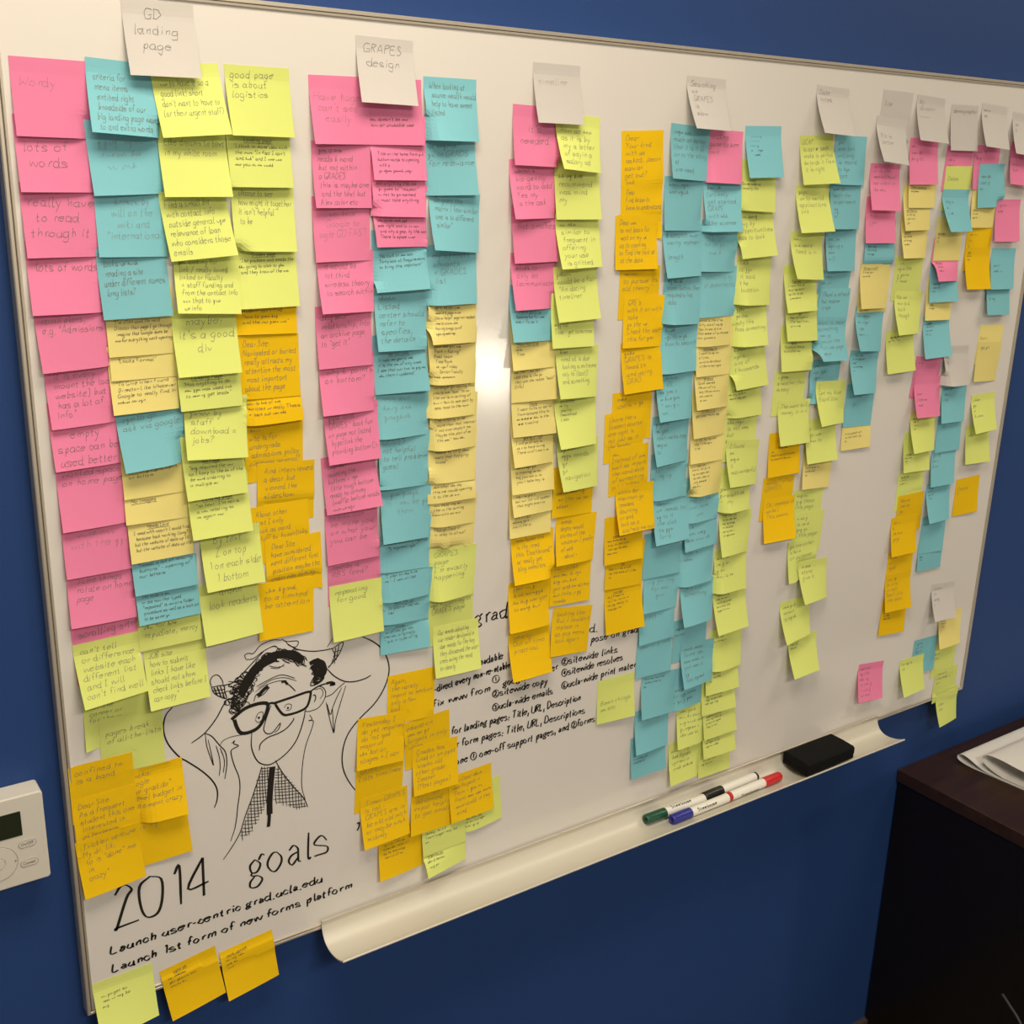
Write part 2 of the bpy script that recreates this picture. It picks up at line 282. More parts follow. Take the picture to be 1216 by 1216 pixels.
NOTES=[
('O', 131.6, 1188.4, -7.2, 11.7, 7.5, 3, 0, 76, '~~~~ ~~|~~ ~~~~~~|~~~ ~~~~ ~ ~~~|~~~~~ ~~', 0, "orange note hanging off the board's bottom edge, beside the lime one"),
('G', 1017.2, 1111.5, 0.8, 13.2, 8.4, 0, 10, 76, '~~~~~ ~ ~|~~~ ~~~~~|~~~ ~~~ ~|~~~~ ~~~~~', 3, "lime note, nineteenth down the searching section's mixed blue and yellow column"),
('O', 456.2, 1095.3, 2.2, 10.9, 1.1, 3, 12, 76, '~~~~|~~~~ ~~ the ~~|~~~~ ~~~ ~~~~ of|~~ to ~~~ ~~~~|~~~ ~~ of ~~', 1, 'lowest orange note of the cluster, in small script above the pen tray'),
('G', 1746.6, 1090.3, 2.2, 1.0, 1.0, 0, 6, 61, '|~~~|~~~', 11, 'lime note just under the pale yellow one in the far bottom corner'),
('P', 1507.3, 1081.7, 6.7, 16.7, 14.5, 0, 0, 76, '~~~ ~~~|~~ the|~~~ ~~|is ~~~ ~|~ ~~~ ~|~~ ~~~', 4, 'lone pink note low on the bare board above the eraser'),
('B', 929.2, 1074.8, -1.6, 5.7, 8.7, 3, 29, 76, '~~~~~ ~~~ ~~~|~~~~ ~~~~ ~~|~~ and ~~', 3, "blue note in small script, sixteenth down the searching section's all-blue column"),
('G', 590.3, 1065.5, -3.5, 5.9, 2.1, 3, 48, 76, '~~~ ~~~ ~~~|~~ ~~ ~~~ ~~~|~~~ ~~ ~~', 1, 'lime note nearly hidden behind an orange note, one edge showing'),
('O', 422.6, 977.7, 3.4, 1.0, 1.0, 0, 6, 53, 'GRAPE =|Lists timelines', 1, 'orange note reading GRAPE lists timelines, wedged below the Yesterday note'),
('G', 1294.1, 975.0, 1.6, 27.1, 18.5, 3, 0, 76, '~~~ ~~~~|~~~~ ~~~|~~~ ~~', 4, "lime note in small script, sixteenth down the date section's blue and lime column"),
('O', 1555.2, 953.1, 3.0, 2.7, 5.3, 3, 24, 76, '~~~ ~~|~~ ~~~~|~~~~ ~~~', 7, 'orange note in small script, eighteenth down the column under the demographic header'),
('G', 852.5, 952.3, 0.7, 3.1, 8.9, 0, 0, 76, '|||Been things|~~ etc', 3, 'lone lime note between the handwritten lists and the all-blue column'),
('O', 104.8, 951.0, -2.8, 1.0, 5.0, 2, 14, 76, '~~~ ~~', 0, 'nearly blank orange note tucked under the Eureka Google note'),
('O', 1554.3, 855.4, 0.3, 0.7, 3.3, 0, 6, 47, '~~~~|~|~~~~', 7, 'orange note, sixteenth down the column under the demographic header'),
('O', 473.8, 852.6, 2.1, 2.0, 2.0, 0, 0, 75, 'Again,|the variety|import no section|only a few|look', 1, 'orange note beginning Again, topmost of the cluster beside the drawn man'),
('B', 1646.9, 835.4, 2.1, 4.4, 3.6, 3, 41, 76, '~~~ ~|~~~', 10, 'blue note in small script, sixth down the blue column under the lower white header'),
('O', 675.8, 829.7, 1.5, 19.7, 13.9, 0, 0, 76, 'yearly:|Out of time|practical', 2, "orange note curling outward, fifteenth down the timeline section's pink and yellow column"),
('G', 68.0, 774.9, 2.2, 6.0, 0.5, 0, 7, 38, 'sans >1|for the|career or|for there', 0, "lime note, thirteenth down the GD section's pink column"),
('G', 535.9, 745.3, -0.4, 1.0, 1.0, 0, 8, 48, '~~~ happening in|GRADES page', 1, "lime note, fourteenth down the GRAPES section's blue and yellow column"),
('O', 1738.8, 734.8, -0.7, 1.3, 4.7, 0, 0, 76, '|People|?', 10, 'lone orange note reading People near the far frame'),
('G', 1553.1, 697.8, -0.6, 0.5, 8.0, 3, 0, 46, '~~ ~~ ~~~|~ ~~~ ~|~ ~~~ ~', 7, 'lime note in small script, thirteenth down the column under the demographic header'),
('G', 1269.4, 694.5, 3.5, 1.0, 1.0, 0, 0, 41, '~~~ ~~|~~~ these|this page', 4, "lime note, eleventh down the date section's blue and lime column"),
('P', 60.9, 686.7, -2.1, 0.6, 3.4, 1, 2, 24, 'scrolling site', 0, "pink note reading scrolling site, eleventh down the GD section's pink column"),
('G', 1746.3, 628.9, 0.9, 10.6, 13.4, 2, 11, 76, '~~~', 10, 'lime note near the far frame, below a curling lime note'),
('Y', 539.9, 601.9, 4.1, 10.5, 0.5, 3, 44, 75, '"Not at Took it|in relay to all ~~~"', 1, "pale yellow note in small script, twelfth down the GRAPES section's blue and yellow column"),
('G', 1085.4, 544.2, 0.9, 1.0, 1.0, 0, 2, 42, '~~~ ~~~~|is not ~~~|but|~~ ~~~', 3, "lime note, eighth down the searching section's lime column"),
('O', 281.1, 471.3, 1.9, 4.5, 0.5, 0, 2, 53, '~~~~|site is for|undergrads|admissions policy|overseas general?', 0, "orange note, eighth down the GD section's lime and orange column"),
('B', 1278.1, 466.7, 2.4, 11.8, 7.4, 0, 0, 38, '~~~|~~~ ~~~|~~~~', 4, "blue note, seventh down the date section's blue and lime column"),
('Y', 1743.2, 433.3, 1.9, 2.0, 2.0, 0, 0, 33, "||Don't|~~~~", 10, 'pale yellow note near the far frame, upper of a touching pair'),
('G', 1467.7, 427.5, -1.5, 12.3, 14.1, 3, 7, 76, '~~~ ~~ ~~|~~ the first', 6, 'lime note in small script, seventh down the column under the underlined white header'),
('B', 1743.2, 338.3, 1.9, 13.9, 10.1, 0, 28, 76, '|~ ~~', 8, 'blue note below another blue one near the far frame, curling outward'),
('B', 1278.8, 319.1, 4.3, 2.0, 2.0, 0, 0, 29, '~~~~~|~~ ~~', 4, "blue note, fourth down the date section's blue and lime column"),
('G', 1469.2, 300.1, 1.1, 1.0, 1.0, 0, 2, 60, '~~~|~~ ~ the|~ ~~~ ~|if ~~~~', 6, 'lime note, fifth down the column under the underlined white header'),
('P', 1571.9, 115.2, 2.1, 3.0, 3.0, 0, 6, 32, '|~~ ~|~~~', 7, 'pink note, first down the column under the demographic header'),
('O', 212.6, 1194.1, -5.1, 10.2, 4.2, 3, 0, 76, '~~~~ ~~~~~~|~~ ~~~ ~~~|~~~ ~~|~~~', 0, "orange note hanging off the board's bottom edge, nearest the pen tray"),
('G', 47.2, 1174.9, -0.2, 24.2, 14.2, 3, 0, 76, '||~~ ~~ get ~~|~~~ ~~ ~~~ be|~~~', 0, "lime note hanging off the board's bottom edge by its near corner"),
('G', 1762.8, 1151.9, 2.3, 2.0, 2.0, 0, 0, 51, '~~~ ~ ~|~ ~~ ## ~|~ ~', 11, 'middle lime note of the strip running off the far bottom corner'),
('G', 529.2, 1110.9, 1.6, 23.3, 5.5, 3, 45, 76, '~~~~ ~~ ~~|~~~~~ ~~~~~|~~~ ~~', 1, 'lime note curling onto the pen tray edge below the orange cluster'),
('B', 1674.4, 1065.6, 1.7, 2.1, 3.9, 0, 0, 35, '~~ ~~|~~~ ~~|~~~ ~|~~~~', 11, 'blue note in the far bottom corner, partly behind a lime note'),
('G', 1030.9, 1046.2, 4.4, 15.2, 6.4, 0, 2, 76, '~~~ ~~ ~|~~~ ~~ ~~~|~~~ ~~~~ ~~~|~~ ~~~~~ ~|~~~ ~~~ ~~', 3, "lime note, eighteenth down the searching section's mixed blue and yellow column"),
('O', 426.7, 908.1, 5.4, 7.8, 4.2, 0, 0, 76, 'Yesterday I|do yet required|do not see|major of|~~~ but or|stages & I can', 1, "orange note beginning Yesterday I, beside the drawn man's raised elbow"),
('O', 1555.2, 902.0, 1.4, 10.5, 13.5, 0, 0, 76, '~~~ ~~|is a ~~|~ wait|See I like|the date', 7, 'orange note, seventeenth down the column under the demographic header'),
('G', 1262.8, 898.9, -1.1, 24.9, 11.1, 0, 5, 76, '~~~ ~~~|~~ ~~~|is ~~~~', 4, "lime note curling outward, fifteenth down the date section's blue and lime column"),
('G', 83.2, 813.7, 0.8, 2.2, 1.8, 0, 0, 53, '|pages break|of all-the-lists', 0, "lime note, fourteenth down the GD section's pink column"),
('B', 1646.1, 800.1, 2.2, 0.5, 4.0, 2, 8, 76, '~~~', 10, 'blue note with faint writing, fifth down the blue column under the lower white header'),
('G', 545.6, 793.4, 0.6, 11.1, 12.9, 0, 0, 76, 'Our needs adopting|our reader designed in|due needs for the key|they discussed the user|ones using the need|to clearly', 1, "lime note, fifteenth down the GRAPES section's blue and yellow column"),
('O', 673.6, 752.6, 2.6, 13.2, 6.0, 0, 0, 76, '~~~~ ~~ ~|~ ~~ ~~ ~~~~|~~ ~~~ ~~~ get|~~ ~~~~ ~~~', 2, "orange note, fourteenth down the timeline section's pink and yellow column"),
('G', 1277.2, 736.4, 2.1, 1.0, 1.0, 0, 0, 51, '~ ~~ ~|is ~~ a|~~~ ~~|~ this page', 4, "lime note, twelfth down the date section's blue and lime column"),
('G', 61.4, 710.8, -1.4, 29.0, 19.0, 0, 0, 76, "can't tell|or difference|website each|different list|and I will|can't find well", 0, "lime note curling outward, twelfth down the GD section's pink column"),
('G', 540.5, 677.4, 3.1, 18.6, 0.6, 0, 0, 76, "GRAPES|page|I'm exactly|happening", 1, "lime note, thirteenth down the GRAPES section's blue and yellow column"),
('O', 1191.0, 661.7, 2.6, 1.0, 1.0, 0, 0, 38, 'needs? of an|GRAPES', 4, "orange note, tenth down the date section's lime and orange column"),
('G', 1555.4, 621.9, 1.8, 11.6, 12.4, 3, 37, 76, '~~ ~~~|~~~ ~~~|~~', 7, 'lime note in small script, twelfth down the column under the demographic header'),
('Y', 1285.7, 618.0, 4.8, 9.3, 2.7, 3, 27, 76, '~~~ ~~|Some ~~ ~~ ~~|~~ ~~ ~~~~|is', 4, "pale yellow note in small script, tenth down the date section's blue and lime column"),
('P', 62.5, 612.9, 1.7, 11.4, 5.4, 0, 16, 76, 'Some things|rotate on home|page', 0, "pink note, tenth down the GD section's pink column"),
('Y', 537.8, 569.1, 3.6, 13.0, 0.5, 3, 41, 76, '~~~ most ~~~ ~~|the ~~ the coming|~~~~ with an ~~~', 1, "pale yellow note in small script, eleventh down the GRAPES section's blue and yellow column"),
('G', 1748.5, 566.5, -0.8, 20.5, 15.5, 0, 0, 76, '~~~~|~~|~|~ ~~~~', 10, 'lime note curling out near the far frame, upper of two'),
('O', 295.3, 525.3, 2.8, 6.0, 6.0, 0, 0, 53, 'And interviewed|a dean but|viewed the|slideshow', 0, "orange note, ninth down the GD section's lime and orange column"),
('G', 1194.3, 478.9, 1.2, 1.0, 1.0, 0, 0, 51, '~ ~~~~|a weather then|is easy', 4, "lime note, seventh down the date section's lime and orange column"),
('G', 1084.2, 470.9, -1.0, 12.1, 9.5, 3, 26, 76, '~~~~ ~~|~~ any ~~~~ ~|~~~ ~ ~~~~ ~~', 3, "lime note in small script, seventh down the searching section's lime column"),
('Y', 1744.5, 466.2, 2.9, 5.1, 0.9, 0, 0, 76, '~~~ ~~', 10, 'pale yellow note near the far frame, lower of a touching pair'),
('O', 277.5, 398.0, -0.9, 12.5, 9.1, 3, 45, 76, '~~~ is ~~~ of ~~~|written ~~ really Thesis|+ lack out ~~~ ~~~', 0, "orange note in small script, seventh down the GD section's lime and orange column"),
('G', 1477.5, 360.2, 2.2, 22.5, 6.3, 0, 0, 76, 'No ~~|~ ~ is ~|both|though', 6, 'lime note curling outward, sixth down the column under the underlined white header'),
('B', 1282.7, 348.3, 1.5, 2.0, 2.0, 0, 0, 47, 'Thank a refresh|but read ~~|is ~~~', 4, "blue note, fifth down the date section's blue and lime column"),
('B', 1745.5, 290.4, 1.2, 10.8, 8.4, 0, 0, 76, '||~~ ~|~~~ ~~', 8, 'blue note beside the two orange notes near the far frame, upper of two'),
('B', 1282.1, 244.0, 1.6, 14.8, 6.8, 0, 8, 76, 'the|~~~ ~~|~~~ ~~ ~|~~~|will', 4, "blue note, third down the date section's blue and lime column"),
('Y', 1470.5, 227.2, 1.3, 17.1, 4.5, 3, 28, 76, '~~~~~~|~~ ~~~ ~~|~~ to ~~~|~~ ~~~', 6, 'pale yellow note in small script, fourth down the column under the underlined white header'),
('G', 1575.1, 147.0, -1.1, 1.0, 1.0, 0, 0, 39, '|Dates', 7, 'lime note reading Dates, second down the column under the demographic header'),
('G', 1773.7, 1202.9, 2.8, 23.4, 10.2, 0, 0, 76, '||~~~~|~~~', 11, "lime note hanging below the board's far bottom corner"),
('G', 1091.7, 1123.7, -0.0, 2.2, 3.8, 3, 33, 76, '~~~ ~~ ~~~|~~~ ~~~ ~~~~|~~ ~~~ ~~~', 3, "lime note in small script, nineteenth down the searching section's lime column"),
('G', 1636.2, 1099.6, 0.9, 21.8, 14.2, 0, 0, 76, '~~ ~~ ~|~~', 11, "lime note lapping over the blue note's corner near the board's bottom edge"),
('G', 527.2, 1080.4, 0.0, 7.4, 4.6, 3, 37, 76, '~~~~~~~ ~~ ~~~|Team sugar may be|~~', 1, 'lime note in small script below the orange cluster, upper of two'),
('Y', 1746.4, 1020.9, 2.7, 14.6, 9.4, 3, 6, 76, '|~~~ ~~~|~ ~~ ~~|~ ~~', 11, 'pale yellow note in the far bottom corner, beside the blue one'),
('O', 497.7, 929.0, -2.2, 1.0, 1.0, 0, 0, 46, 'education|~~~ ~~ ~~|forgets in only|ideas', 1, 'orange note beginning education, just below the Again note'),
('O', 103.7, 890.3, 0.0, 10.0, 14.0, 0, 0, 76, 'Eureka:|Google|dise grad:do"|travel budget in|statement crazy', 0, 'orange note reading Eureka Google, beside the stack over the 2014 lettering'),
('G', 1268.3, 786.7, 0.7, 12.2, 9.4, 0, 0, 44, '~~ the other|~ ~~ ~|on purpose', 4, "lime note, thirteenth down the date section's blue and lime column"),
('B', 462.3, 740.7, 1.1, 3.4, 8.6, 3, 33, 76, '~~~~~~|~~ of ~~~ go ~~~|the ~~~ originally|* ~~~ in type of ~~', 1, "blue note in small script, fourteenth down the GRAPES section's pink and blue column"),
('G', 142.3, 735.9, 1.4, 19.8, 13.8, 0, 0, 76, 'JOB site|how to submit|links I have like|should not show|check links before I|can copy"', 0, "lime note curling outward, fifteenth down the GD section's blue and yellow column"),
('B', 1644.7, 733.8, 3.1, 20.7, 10.5, 3, 3, 76, '~~~ ~~|~~~ ~|~~ ~~~|~ ~~', 10, 'blue note in small script, fourth down the blue column under the lower white header'),
('O', 1196.1, 700.1, 0.5, 10.8, 13.2, 0, 0, 76, 'Ok, interest in|we ~~ I|This seems', 4, "orange note, eleventh down the date section's lime and orange column"),
('O', 675.4, 676.4, 0.6, 15.3, 13.5, 0, 5, 76, 'new home link|is the need|this "Dashboard!"|at really get|blog websites', 2, "orange note curling outward, thirteenth down the timeline section's pink and yellow column"),
('O', 1194.9, 583.3, -0.1, 5.7, 6.3, 3, 21, 76, '~~~~ ~~~|~~|Had to ~~ with some|to search the ~~~', 4, "orange note in small script, ninth down the date section's lime and orange column"),
('O', 284.6, 577.7, -1.1, 4.0, 4.0, 0, 0, 46, 'About other|text I only|look as word|stuff by hyperlinks', 0, "orange note, tenth down the GD section's lime and orange column"),
('G', 1281.2, 569.9, 0.1, 13.8, 15.0, 0, 9, 76, 'no|~~~ ~~~|~~~~ to', 4, "lime note curling outward, ninth down the date section's blue and lime column"),
('P', 61.6, 552.6, 0.7, 10.2, 4.2, 2, 20, 76, '~~~~ ~~~|with the ~~~', 0, "pink note with faint writing, ninth down the GD section's pink column"),
('Y', 536.0, 534.1, 0.6, 7.1, 4.9, 3, 49, 76, '~~~ what ~~~ ~~~|this we would opening|it to the ~~ ~~~', 1, "pale yellow note in small script, tenth down the GRAPES section's blue and yellow column"),
('G', 1087.2, 423.2, -2.1, 19.1, 14.5, 0, 7, 76, '~~~~~|~~~ ~|one of|thousands', 3, "lime note curling outward, sixth down the searching section's lime column"),
('B', 1277.5, 395.4, 3.2, 31.4, 21.4, 0, 0, 76, 'Want to take|something|~~~ ~~|~~~ on the|for ~~~ page|~~~~', 4, "blue note curling outward, sixth down the date section's blue and lime column"),
('O', 278.3, 366.9, 0.6, 4.4, 3.6, 0, 0, 76, 'Dear Site|Navigated or buried|really attracts my|attention the most|most important|about the page', 0, "orange note, sixth down the GD section's lime and orange column"),
('Y', 1466.8, 180.1, -0.3, 15.1, 6.5, 3, 38, 76, '~~~ that ~~|~~ the ~~|~~~ ~~ ~~|~~~', 6, 'pale yellow note in small script, third down the column under the underlined white header'),
('Y', 1661.1, 176.7, 0.6, 7.0, 1.0, 3, 40, 76, '~~~~ ~|~~ ~~~|~~~ ~~', 8, 'pale yellow note in small script, third down the column under the penultimate white header'),
('B', 1281.6, 176.7, 0.8, 16.3, 5.3, 0, 6, 76, '~~~ to|with the|experiment|~~|GP', 4, "blue note, second down the date section's blue and lime column"),
('G', 1093.0, 1082.4, 0.1, 11.8, 14.6, 3, 37, 76, '~~~ ~~ ~~~~|~~ ~~~~ ~~ ~~|~~~ ~~ ~~~~', 3, "lime note in small script, eighteenth down the searching section's lime column"),
('O', 512.5, 1041.5, 5.7, 9.0, 0.5, 0, 8, 76, 'JEEP ret|advanced|expat helpful|to get small', 1, 'orange note ending get small, below the curling Most pages note'),
('W', 1707.9, 952.5, 4.3, 22.0, 18.8, 0, 0, 76, 'client|in|~~~~|~', 11, "white note curling out above the cluster in the board's far bottom corner"),
('O', 43.1, 865.8, 0.2, 2.0, 2.0, 0, 0, 45, 'confined to|is a band', 0, 'orange note reading confined to, topmost of the stack over the 2014 lettering'),
('G', 1300.9, 830.7, 3.4, 28.5, 12.3, 0, 0, 76, '~ ~~~|stand|give it', 4, "lime note curling outward, fourteenth down the date section's blue and lime column"),
('O', 750.7, 727.8, 2.4, 2.6, 3.4, 0, 11, 76, '~~~~ ~~ like|~~~ ~~~ is ~~~|~~~ ~~~ ~~~|got and ~~ some|~~~ links ~ ~~|needs', 2, "orange note, eleventh down the timeline section's lime column"),
('B', 467.6, 697.5, 5.0, 10.8, 1.2, 3, 42, 76, '~~~~ the ~~~|to plan of the ~~~|list', 1, "blue note in small script, thirteenth down the GRAPES section's pink and blue column"),
('B', 1646.5, 661.8, 2.4, 10.8, 8.4, 0, 9, 76, '~~ ~~|~~ ~|~ ~~', 10, 'blue note, third down the blue column under the lower white header'),
('G', 136.9, 660.1, -0.7, 2.1, 3.9, 0, 40, 76, '~~~ for ~~~|repudiate, mercy', 0, "lime note, fourteenth down the GD section's blue and yellow column"),
('O', 301.2, 623.3, 0.3, 6.0, 6.0, 0, 0, 57, 'Dear Site|have considered|went different font|position maybe the|order was coming', 0, "orange note, eleventh down the GD section's lime and orange column"),
('Y', 670.6, 605.2, 1.8, 8.5, 3.5, 3, 42, 76, '~~~~ ~~ ~~~|~~~~~~ ~~ ~|~~~ in the ~~', 2, "pale yellow note in small script, twelfth down the timeline section's pink and yellow column"),
('G', 1208.3, 530.0, 1.0, 16.1, 12.7, 0, 0, 76, 'The want to I|money in in it', 4, "lime note curling outward, eighth down the date section's lime and orange column"),
('Y', 538.3, 507.1, 2.6, 8.3, 0.5, 3, 29, 76, 'Really by Only ~~~~|want that Applying|found"', 1, "pale yellow note in small script, ninth down the GRAPES section's blue and yellow column"),
('G', 1297.5, 505.2, 2.7, 25.8, 7.8, 0, 0, 76, 'I|Get my blue|Blank disc', 4, "lime note curling outward, eighth down the date section's blue and lime column"),
('P', 61.1, 496.6, -0.1, 10.2, 4.2, 0, 5, 76, 'wanted space|on home page', 0, "pink note, eighth down the GD section's pink column"),
('G', 1199.1, 404.0, 1.8, 12.6, 9.0, 3, 25, 76, '~~~~~|found out this ~~|is ok after ~~~', 4, "lime note in small script, sixth down the date section's lime and orange column"),
('G', 1083.2, 356.5, 0.3, 18.0, 13.2, 0, 10, 76, '~~~~|~~ ~~~|why this|has something', 3, "lime note curling outward, fifth down the searching section's lime column"),
('O', 277.7, 290.1, 1.5, 3.5, 2.5, 3, 44, 76, 'student can\'t find|"how to ~~~~ ~~~|and the ~~~ ~~~~ ~~~"', 0, "orange note in small script, fifth down the GD section's lime and orange column"),
('O', 1661.7, 253.3, 0.0, 2.0, 2.0, 0, 0, 35, '~~ ~~|~~|~', 8, 'orange note, fourth down the column under the penultimate white header'),
('Y', 1476.1, 141.9, -0.0, 8.1, 3.9, 3, 37, 76, 'Need requests|~~ ~~~~~', 6, 'pale yellow note in small script, second down the column under the underlined white header'),
('B', 1282.7, 106.5, 0.5, 7.8, 4.2, 0, 0, 76, '~~~|see link|will only|is record|to ~~~|start', 4, "blue note, first down the date section's blue and lime column"),
('G', 1089.6, 1044.6, -2.2, 9.4, 12.2, 3, 29, 76, '~~~~~~ ~~ ~~~|~~~ ~~ ~~~~ ~~|~ ~~~ ~~ ~~~~|~~~ ~~ ~~', 3, "lime note in small script, seventeenth down the searching section's lime column"),
('O', 573.5, 1038.8, -2.0, 7.1, 7.3, 0, 0, 76, '~~~ Dear ~~~~|~~~ Aspect ~|from = ~~~ ~~|front ~~~ ~~~ ~~~~|~~~~ could in the|mind', 1, 'orange note covering most of a lime note, nearest the handwritten lists'),
('O', 427.3, 1030.7, 0.2, 14.3, 9.7, 0, 0, 76, 'Timer GRAPES|is list -|GRAPES are in|be old old with|or maybe wish|midway', 1, 'orange note beginning Timer GRAPES, curling out beside the drawn man'),
('O', 43.3, 910.3, -1.5, 3.0, 3.0, 0, 0, 55, 'Dear Site|As a frequent|student this one|interested in|experience', 0, 'orange note addressed Dear Site, middle of the stack over the 2014 lettering'),
('O', 757.0, 811.6, 6.8, 9.4, 2.6, 0, 0, 76, "looking like|But I couldn't|replace in|so pop menu|look again", 2, "orange note, twelfth down the timeline section's lime column"),
('O', 1562.0, 743.9, -0.5, 2.0, 2.0, 0, 0, 43, '~~~ ~~|~~~ ~~|~~', 7, 'orange note, fourteenth down the column under the demographic header'),
('O', 289.9, 680.6, 2.2, 4.5, 1.5, 0, 0, 76, '~~~ ~~~~~|to a limited|be attention', 0, "orange note, twelfth down the GD section's lime and orange column"),
('B', 462.8, 663.5, 1.8, 12.7, 4.1, 3, 35, 76, '"I plan to ~~~ ~~~~|~~ - I ~~~~ on list', 1, "blue note in small script, twelfth down the GRAPES section's pink and blue column"),
('O', 756.4, 662.7, 3.3, 10.8, 1.2, 0, 1, 76, 'needs|depts would|stores of the|whatever I prefer|of web|- about -', 2, "orange note, tenth down the timeline section's lime column"),
('B', 137.3, 624.5, 0.8, 13.8, 7.8, 3, 38, 76, 'the modern ~~~|or did now that typed|"repeated" is ~~~ or a folder|procedure as well as a look on|to be some ~~', 0, "blue note in small script, thirteenth down the GD section's blue and yellow column"),
('B', 1651.9, 594.9, 0.4, 2.5, 3.5, 2, 18, 76, '~~~', 10, 'blue note with faint writing, second down the blue column under the lower white header'),
('Y', 671.7, 572.2, 1.8, 15.7, 3.5, 3, 43, 76, '~~~ ~ ~~ ~~~ ~|but our list will appear|that might even ~~', 2, "pale yellow note in small script, eleventh down the timeline section's pink and yellow column"),
('Y', 1377.2, 558.2, -0.3, 2.4, 5.6, 3, 35, 76, '|~ is a good ~~ ~|~~ not ~~~~ ~ ~~|~~', 5, 'pale yellow note in small script, ninth down the mixed column under the double white header'),
('Y', 538.2, 460.4, 2.3, 18.4, 0.8, 3, 31, 76, 'The missing to be|more than real interest|+ not over exploit me|Maybe this part of ~~|the ~~~ * how ~~~', 1, "pale yellow note in small script, eighth down the GRAPES section's blue and yellow column"),
('P', 58.4, 425.7, -0.9, 10.2, 4.2, 1, 28, 76, 'empty|space can be|used better', 0, "pink note, seventh down the GD section's pink column"),
('G', 1202.8, 354.8, 2.4, 16.3, 12.5, 3, 27, 76, '~~~|Has not want ~|(The has?) ~ ~~~|~~ ~~ ~~~', 4, "lime note in small script, fifth down the date section's lime and orange column"),
('G', 1086.0, 292.0, 2.7, 23.3, 7.9, 0, 1, 76, '~~~~|to ~~~|it said|the|location', 3, "lime note curling outward, fourth down the searching section's lime column"),
('O', 1663.9, 287.9, 1.5, 16.7, 14.5, 3, 0, 76, '~~~|~~ ~~|~~~', 8, 'orange note in small script, fifth down the column under the penultimate white header'),
('G', 277.6, 258.9, -0.3, 13.1, 8.5, 3, 10, 76, 'Grades page|"The problem and needs the|~~~ going to click to ~~~|and they know of the ~~~', 0, "lime note in small script, fourth down the GD section's lime and orange column"),
('P', 1469.2, 103.8, -1.1, 9.2, 10.0, 0, 6, 76, '~~~|~~~ ~~|~~ ~ to', 6, 'pink note, first down the column under the underlined white header'),
('G', 1084.0, 997.9, -1.4, 5.0, 11.8, 3, 37, 76, '~~~ ~~~~ ~~ ~~|~~~ ~~ ~~~ ~~~|~~~ ~~~ ~~~', 3, "lime note in small script, sixteenth down the searching section's lime column"),
('O', 512.5, 974.1, 1.2, 8.5, 8.3, 0, 0, 76, 'Grades has|Grad or snippet|Wacko old|other grade|Deaner|(Most pages)', 1, 'orange note ending Most pages in brackets, curling over its cluster'),
('O', 42.6, 965.4, -2.9, 13.1, 8.5, 0, 0, 76, 'Trickier venture|My dr. lik:|to is "done" me|in|crazy"', 0, 'orange note with a curled bottom edge covering the 2 of 2014'),
('O', 1550.3, 786.5, 1.4, 12.6, 11.4, 0, 0, 76, '~~ ~|~|~~ ~~~|~~~~', 7, 'orange note, fifteenth down the column under the demographic header'),
('B', 465.0, 622.1, 3.5, 6.3, 1.7, 3, 31, 76, 'I see an accurately organize|- My argument right"', 1, "blue note in small script, eleventh down the GRAPES section's pink and blue column"),
('B', 134.9, 586.8, -0.1, 11.2, 8.0, 3, 36, 76, '"Needs a lot of reading|buttons" - opening of|our letters', 0, "blue note in small script, twelfth down the GD section's blue and yellow column"),
('Y', 670.3, 539.3, 1.2, 11.5, 7.7, 3, 34, 76, '~~~ ~~ ~~~ ~~~|a missing ~~ ~~~|~~~ you ~~~ ~~ is|you & take key is', 2, "pale yellow note in small script, tenth down the timeline section's pink and yellow column"),
('B', 1652.2, 537.6, 2.3, 10.6, 6.2, 0, 2, 76, '~~~ ~~|~~ ~|~~~', 10, 'blue note, first down the blue column under the lower white header'),
('B', 1379.2, 517.1, 2.5, 2.1, 1.9, 2, 16, 76, '~~~ ~~~|~~', 5, 'blue note with faint writing, eighth down the mixed column under the double white header'),
('Y', 534.9, 415.8, 1.9, 15.2, 1.6, 3, 31, 76, '~~~ angle ~~~ saving find|you is ~~~ "last" to ~~|the ~~~ is ~~ coming of|~~~ & how to see part by|see most to the ~~~~', 1, "pale yellow note in small script, seventh down the GRAPES section's blue and yellow column"),
('P', 58.2, 378.2, -1.4, 9.0, 3.0, 0, 13, 76, 'it is every|mount the look|website] but|has a lot of|info"', 0, "pink note, sixth down the GD section's pink column"),
('G', 1192.3, 307.0, -0.5, 17.5, 11.3, 3, 22, 76, 'Pub ~~~|I want this ~~|is an ~~ ~~~ ~|~~ the ~~ ~~~|~ ~~ ~~~~~', 4, "lime note in small script, fourth down the date section's lime and orange column"),
('G', 1078.8, 218.2, -3.2, 15.3, 15.9, 0, 6, 76, '~~~ ~~~~|~~~ by|Opportunities|as to look', 3, "lime note curling outward, third down the searching section's lime column"),
('G', 277.4, 194.4, 1.4, 13.3, 10.7, 0, 3, 76, "choose to see|how might it together|it isn't helpful|to be", 0, "lime note, third down the GD section's lime and orange column"),
('W', 1473.9, 37.2, 2.5, 19.8, 21.0, 0, 0, 76, 'by|division|____', 6, 'white header note with an underlined word, next after the double white header'),
('W', 1386.9, 33.3, 1.3, 3.0, 3.0, 0, 0, 42, '|Site', 5, 'white header note reading Site, stuck above another white note'),
('G', 1087.9, 959.7, -1.0, 7.7, 11.5, 3, 34, 76, '~~~ ~~ ~~~~|~~ ~~~ ~~~|~~', 3, "lime note in small script, fifteenth down the searching section's lime column"),
('G', 213.5, 666.7, -0.6, 16.2, 10.2, 1, 4, 76, 'drawn|look readers', 0, "lime note reading drawn look readers, eleventh down the GD section's inner lime column"),
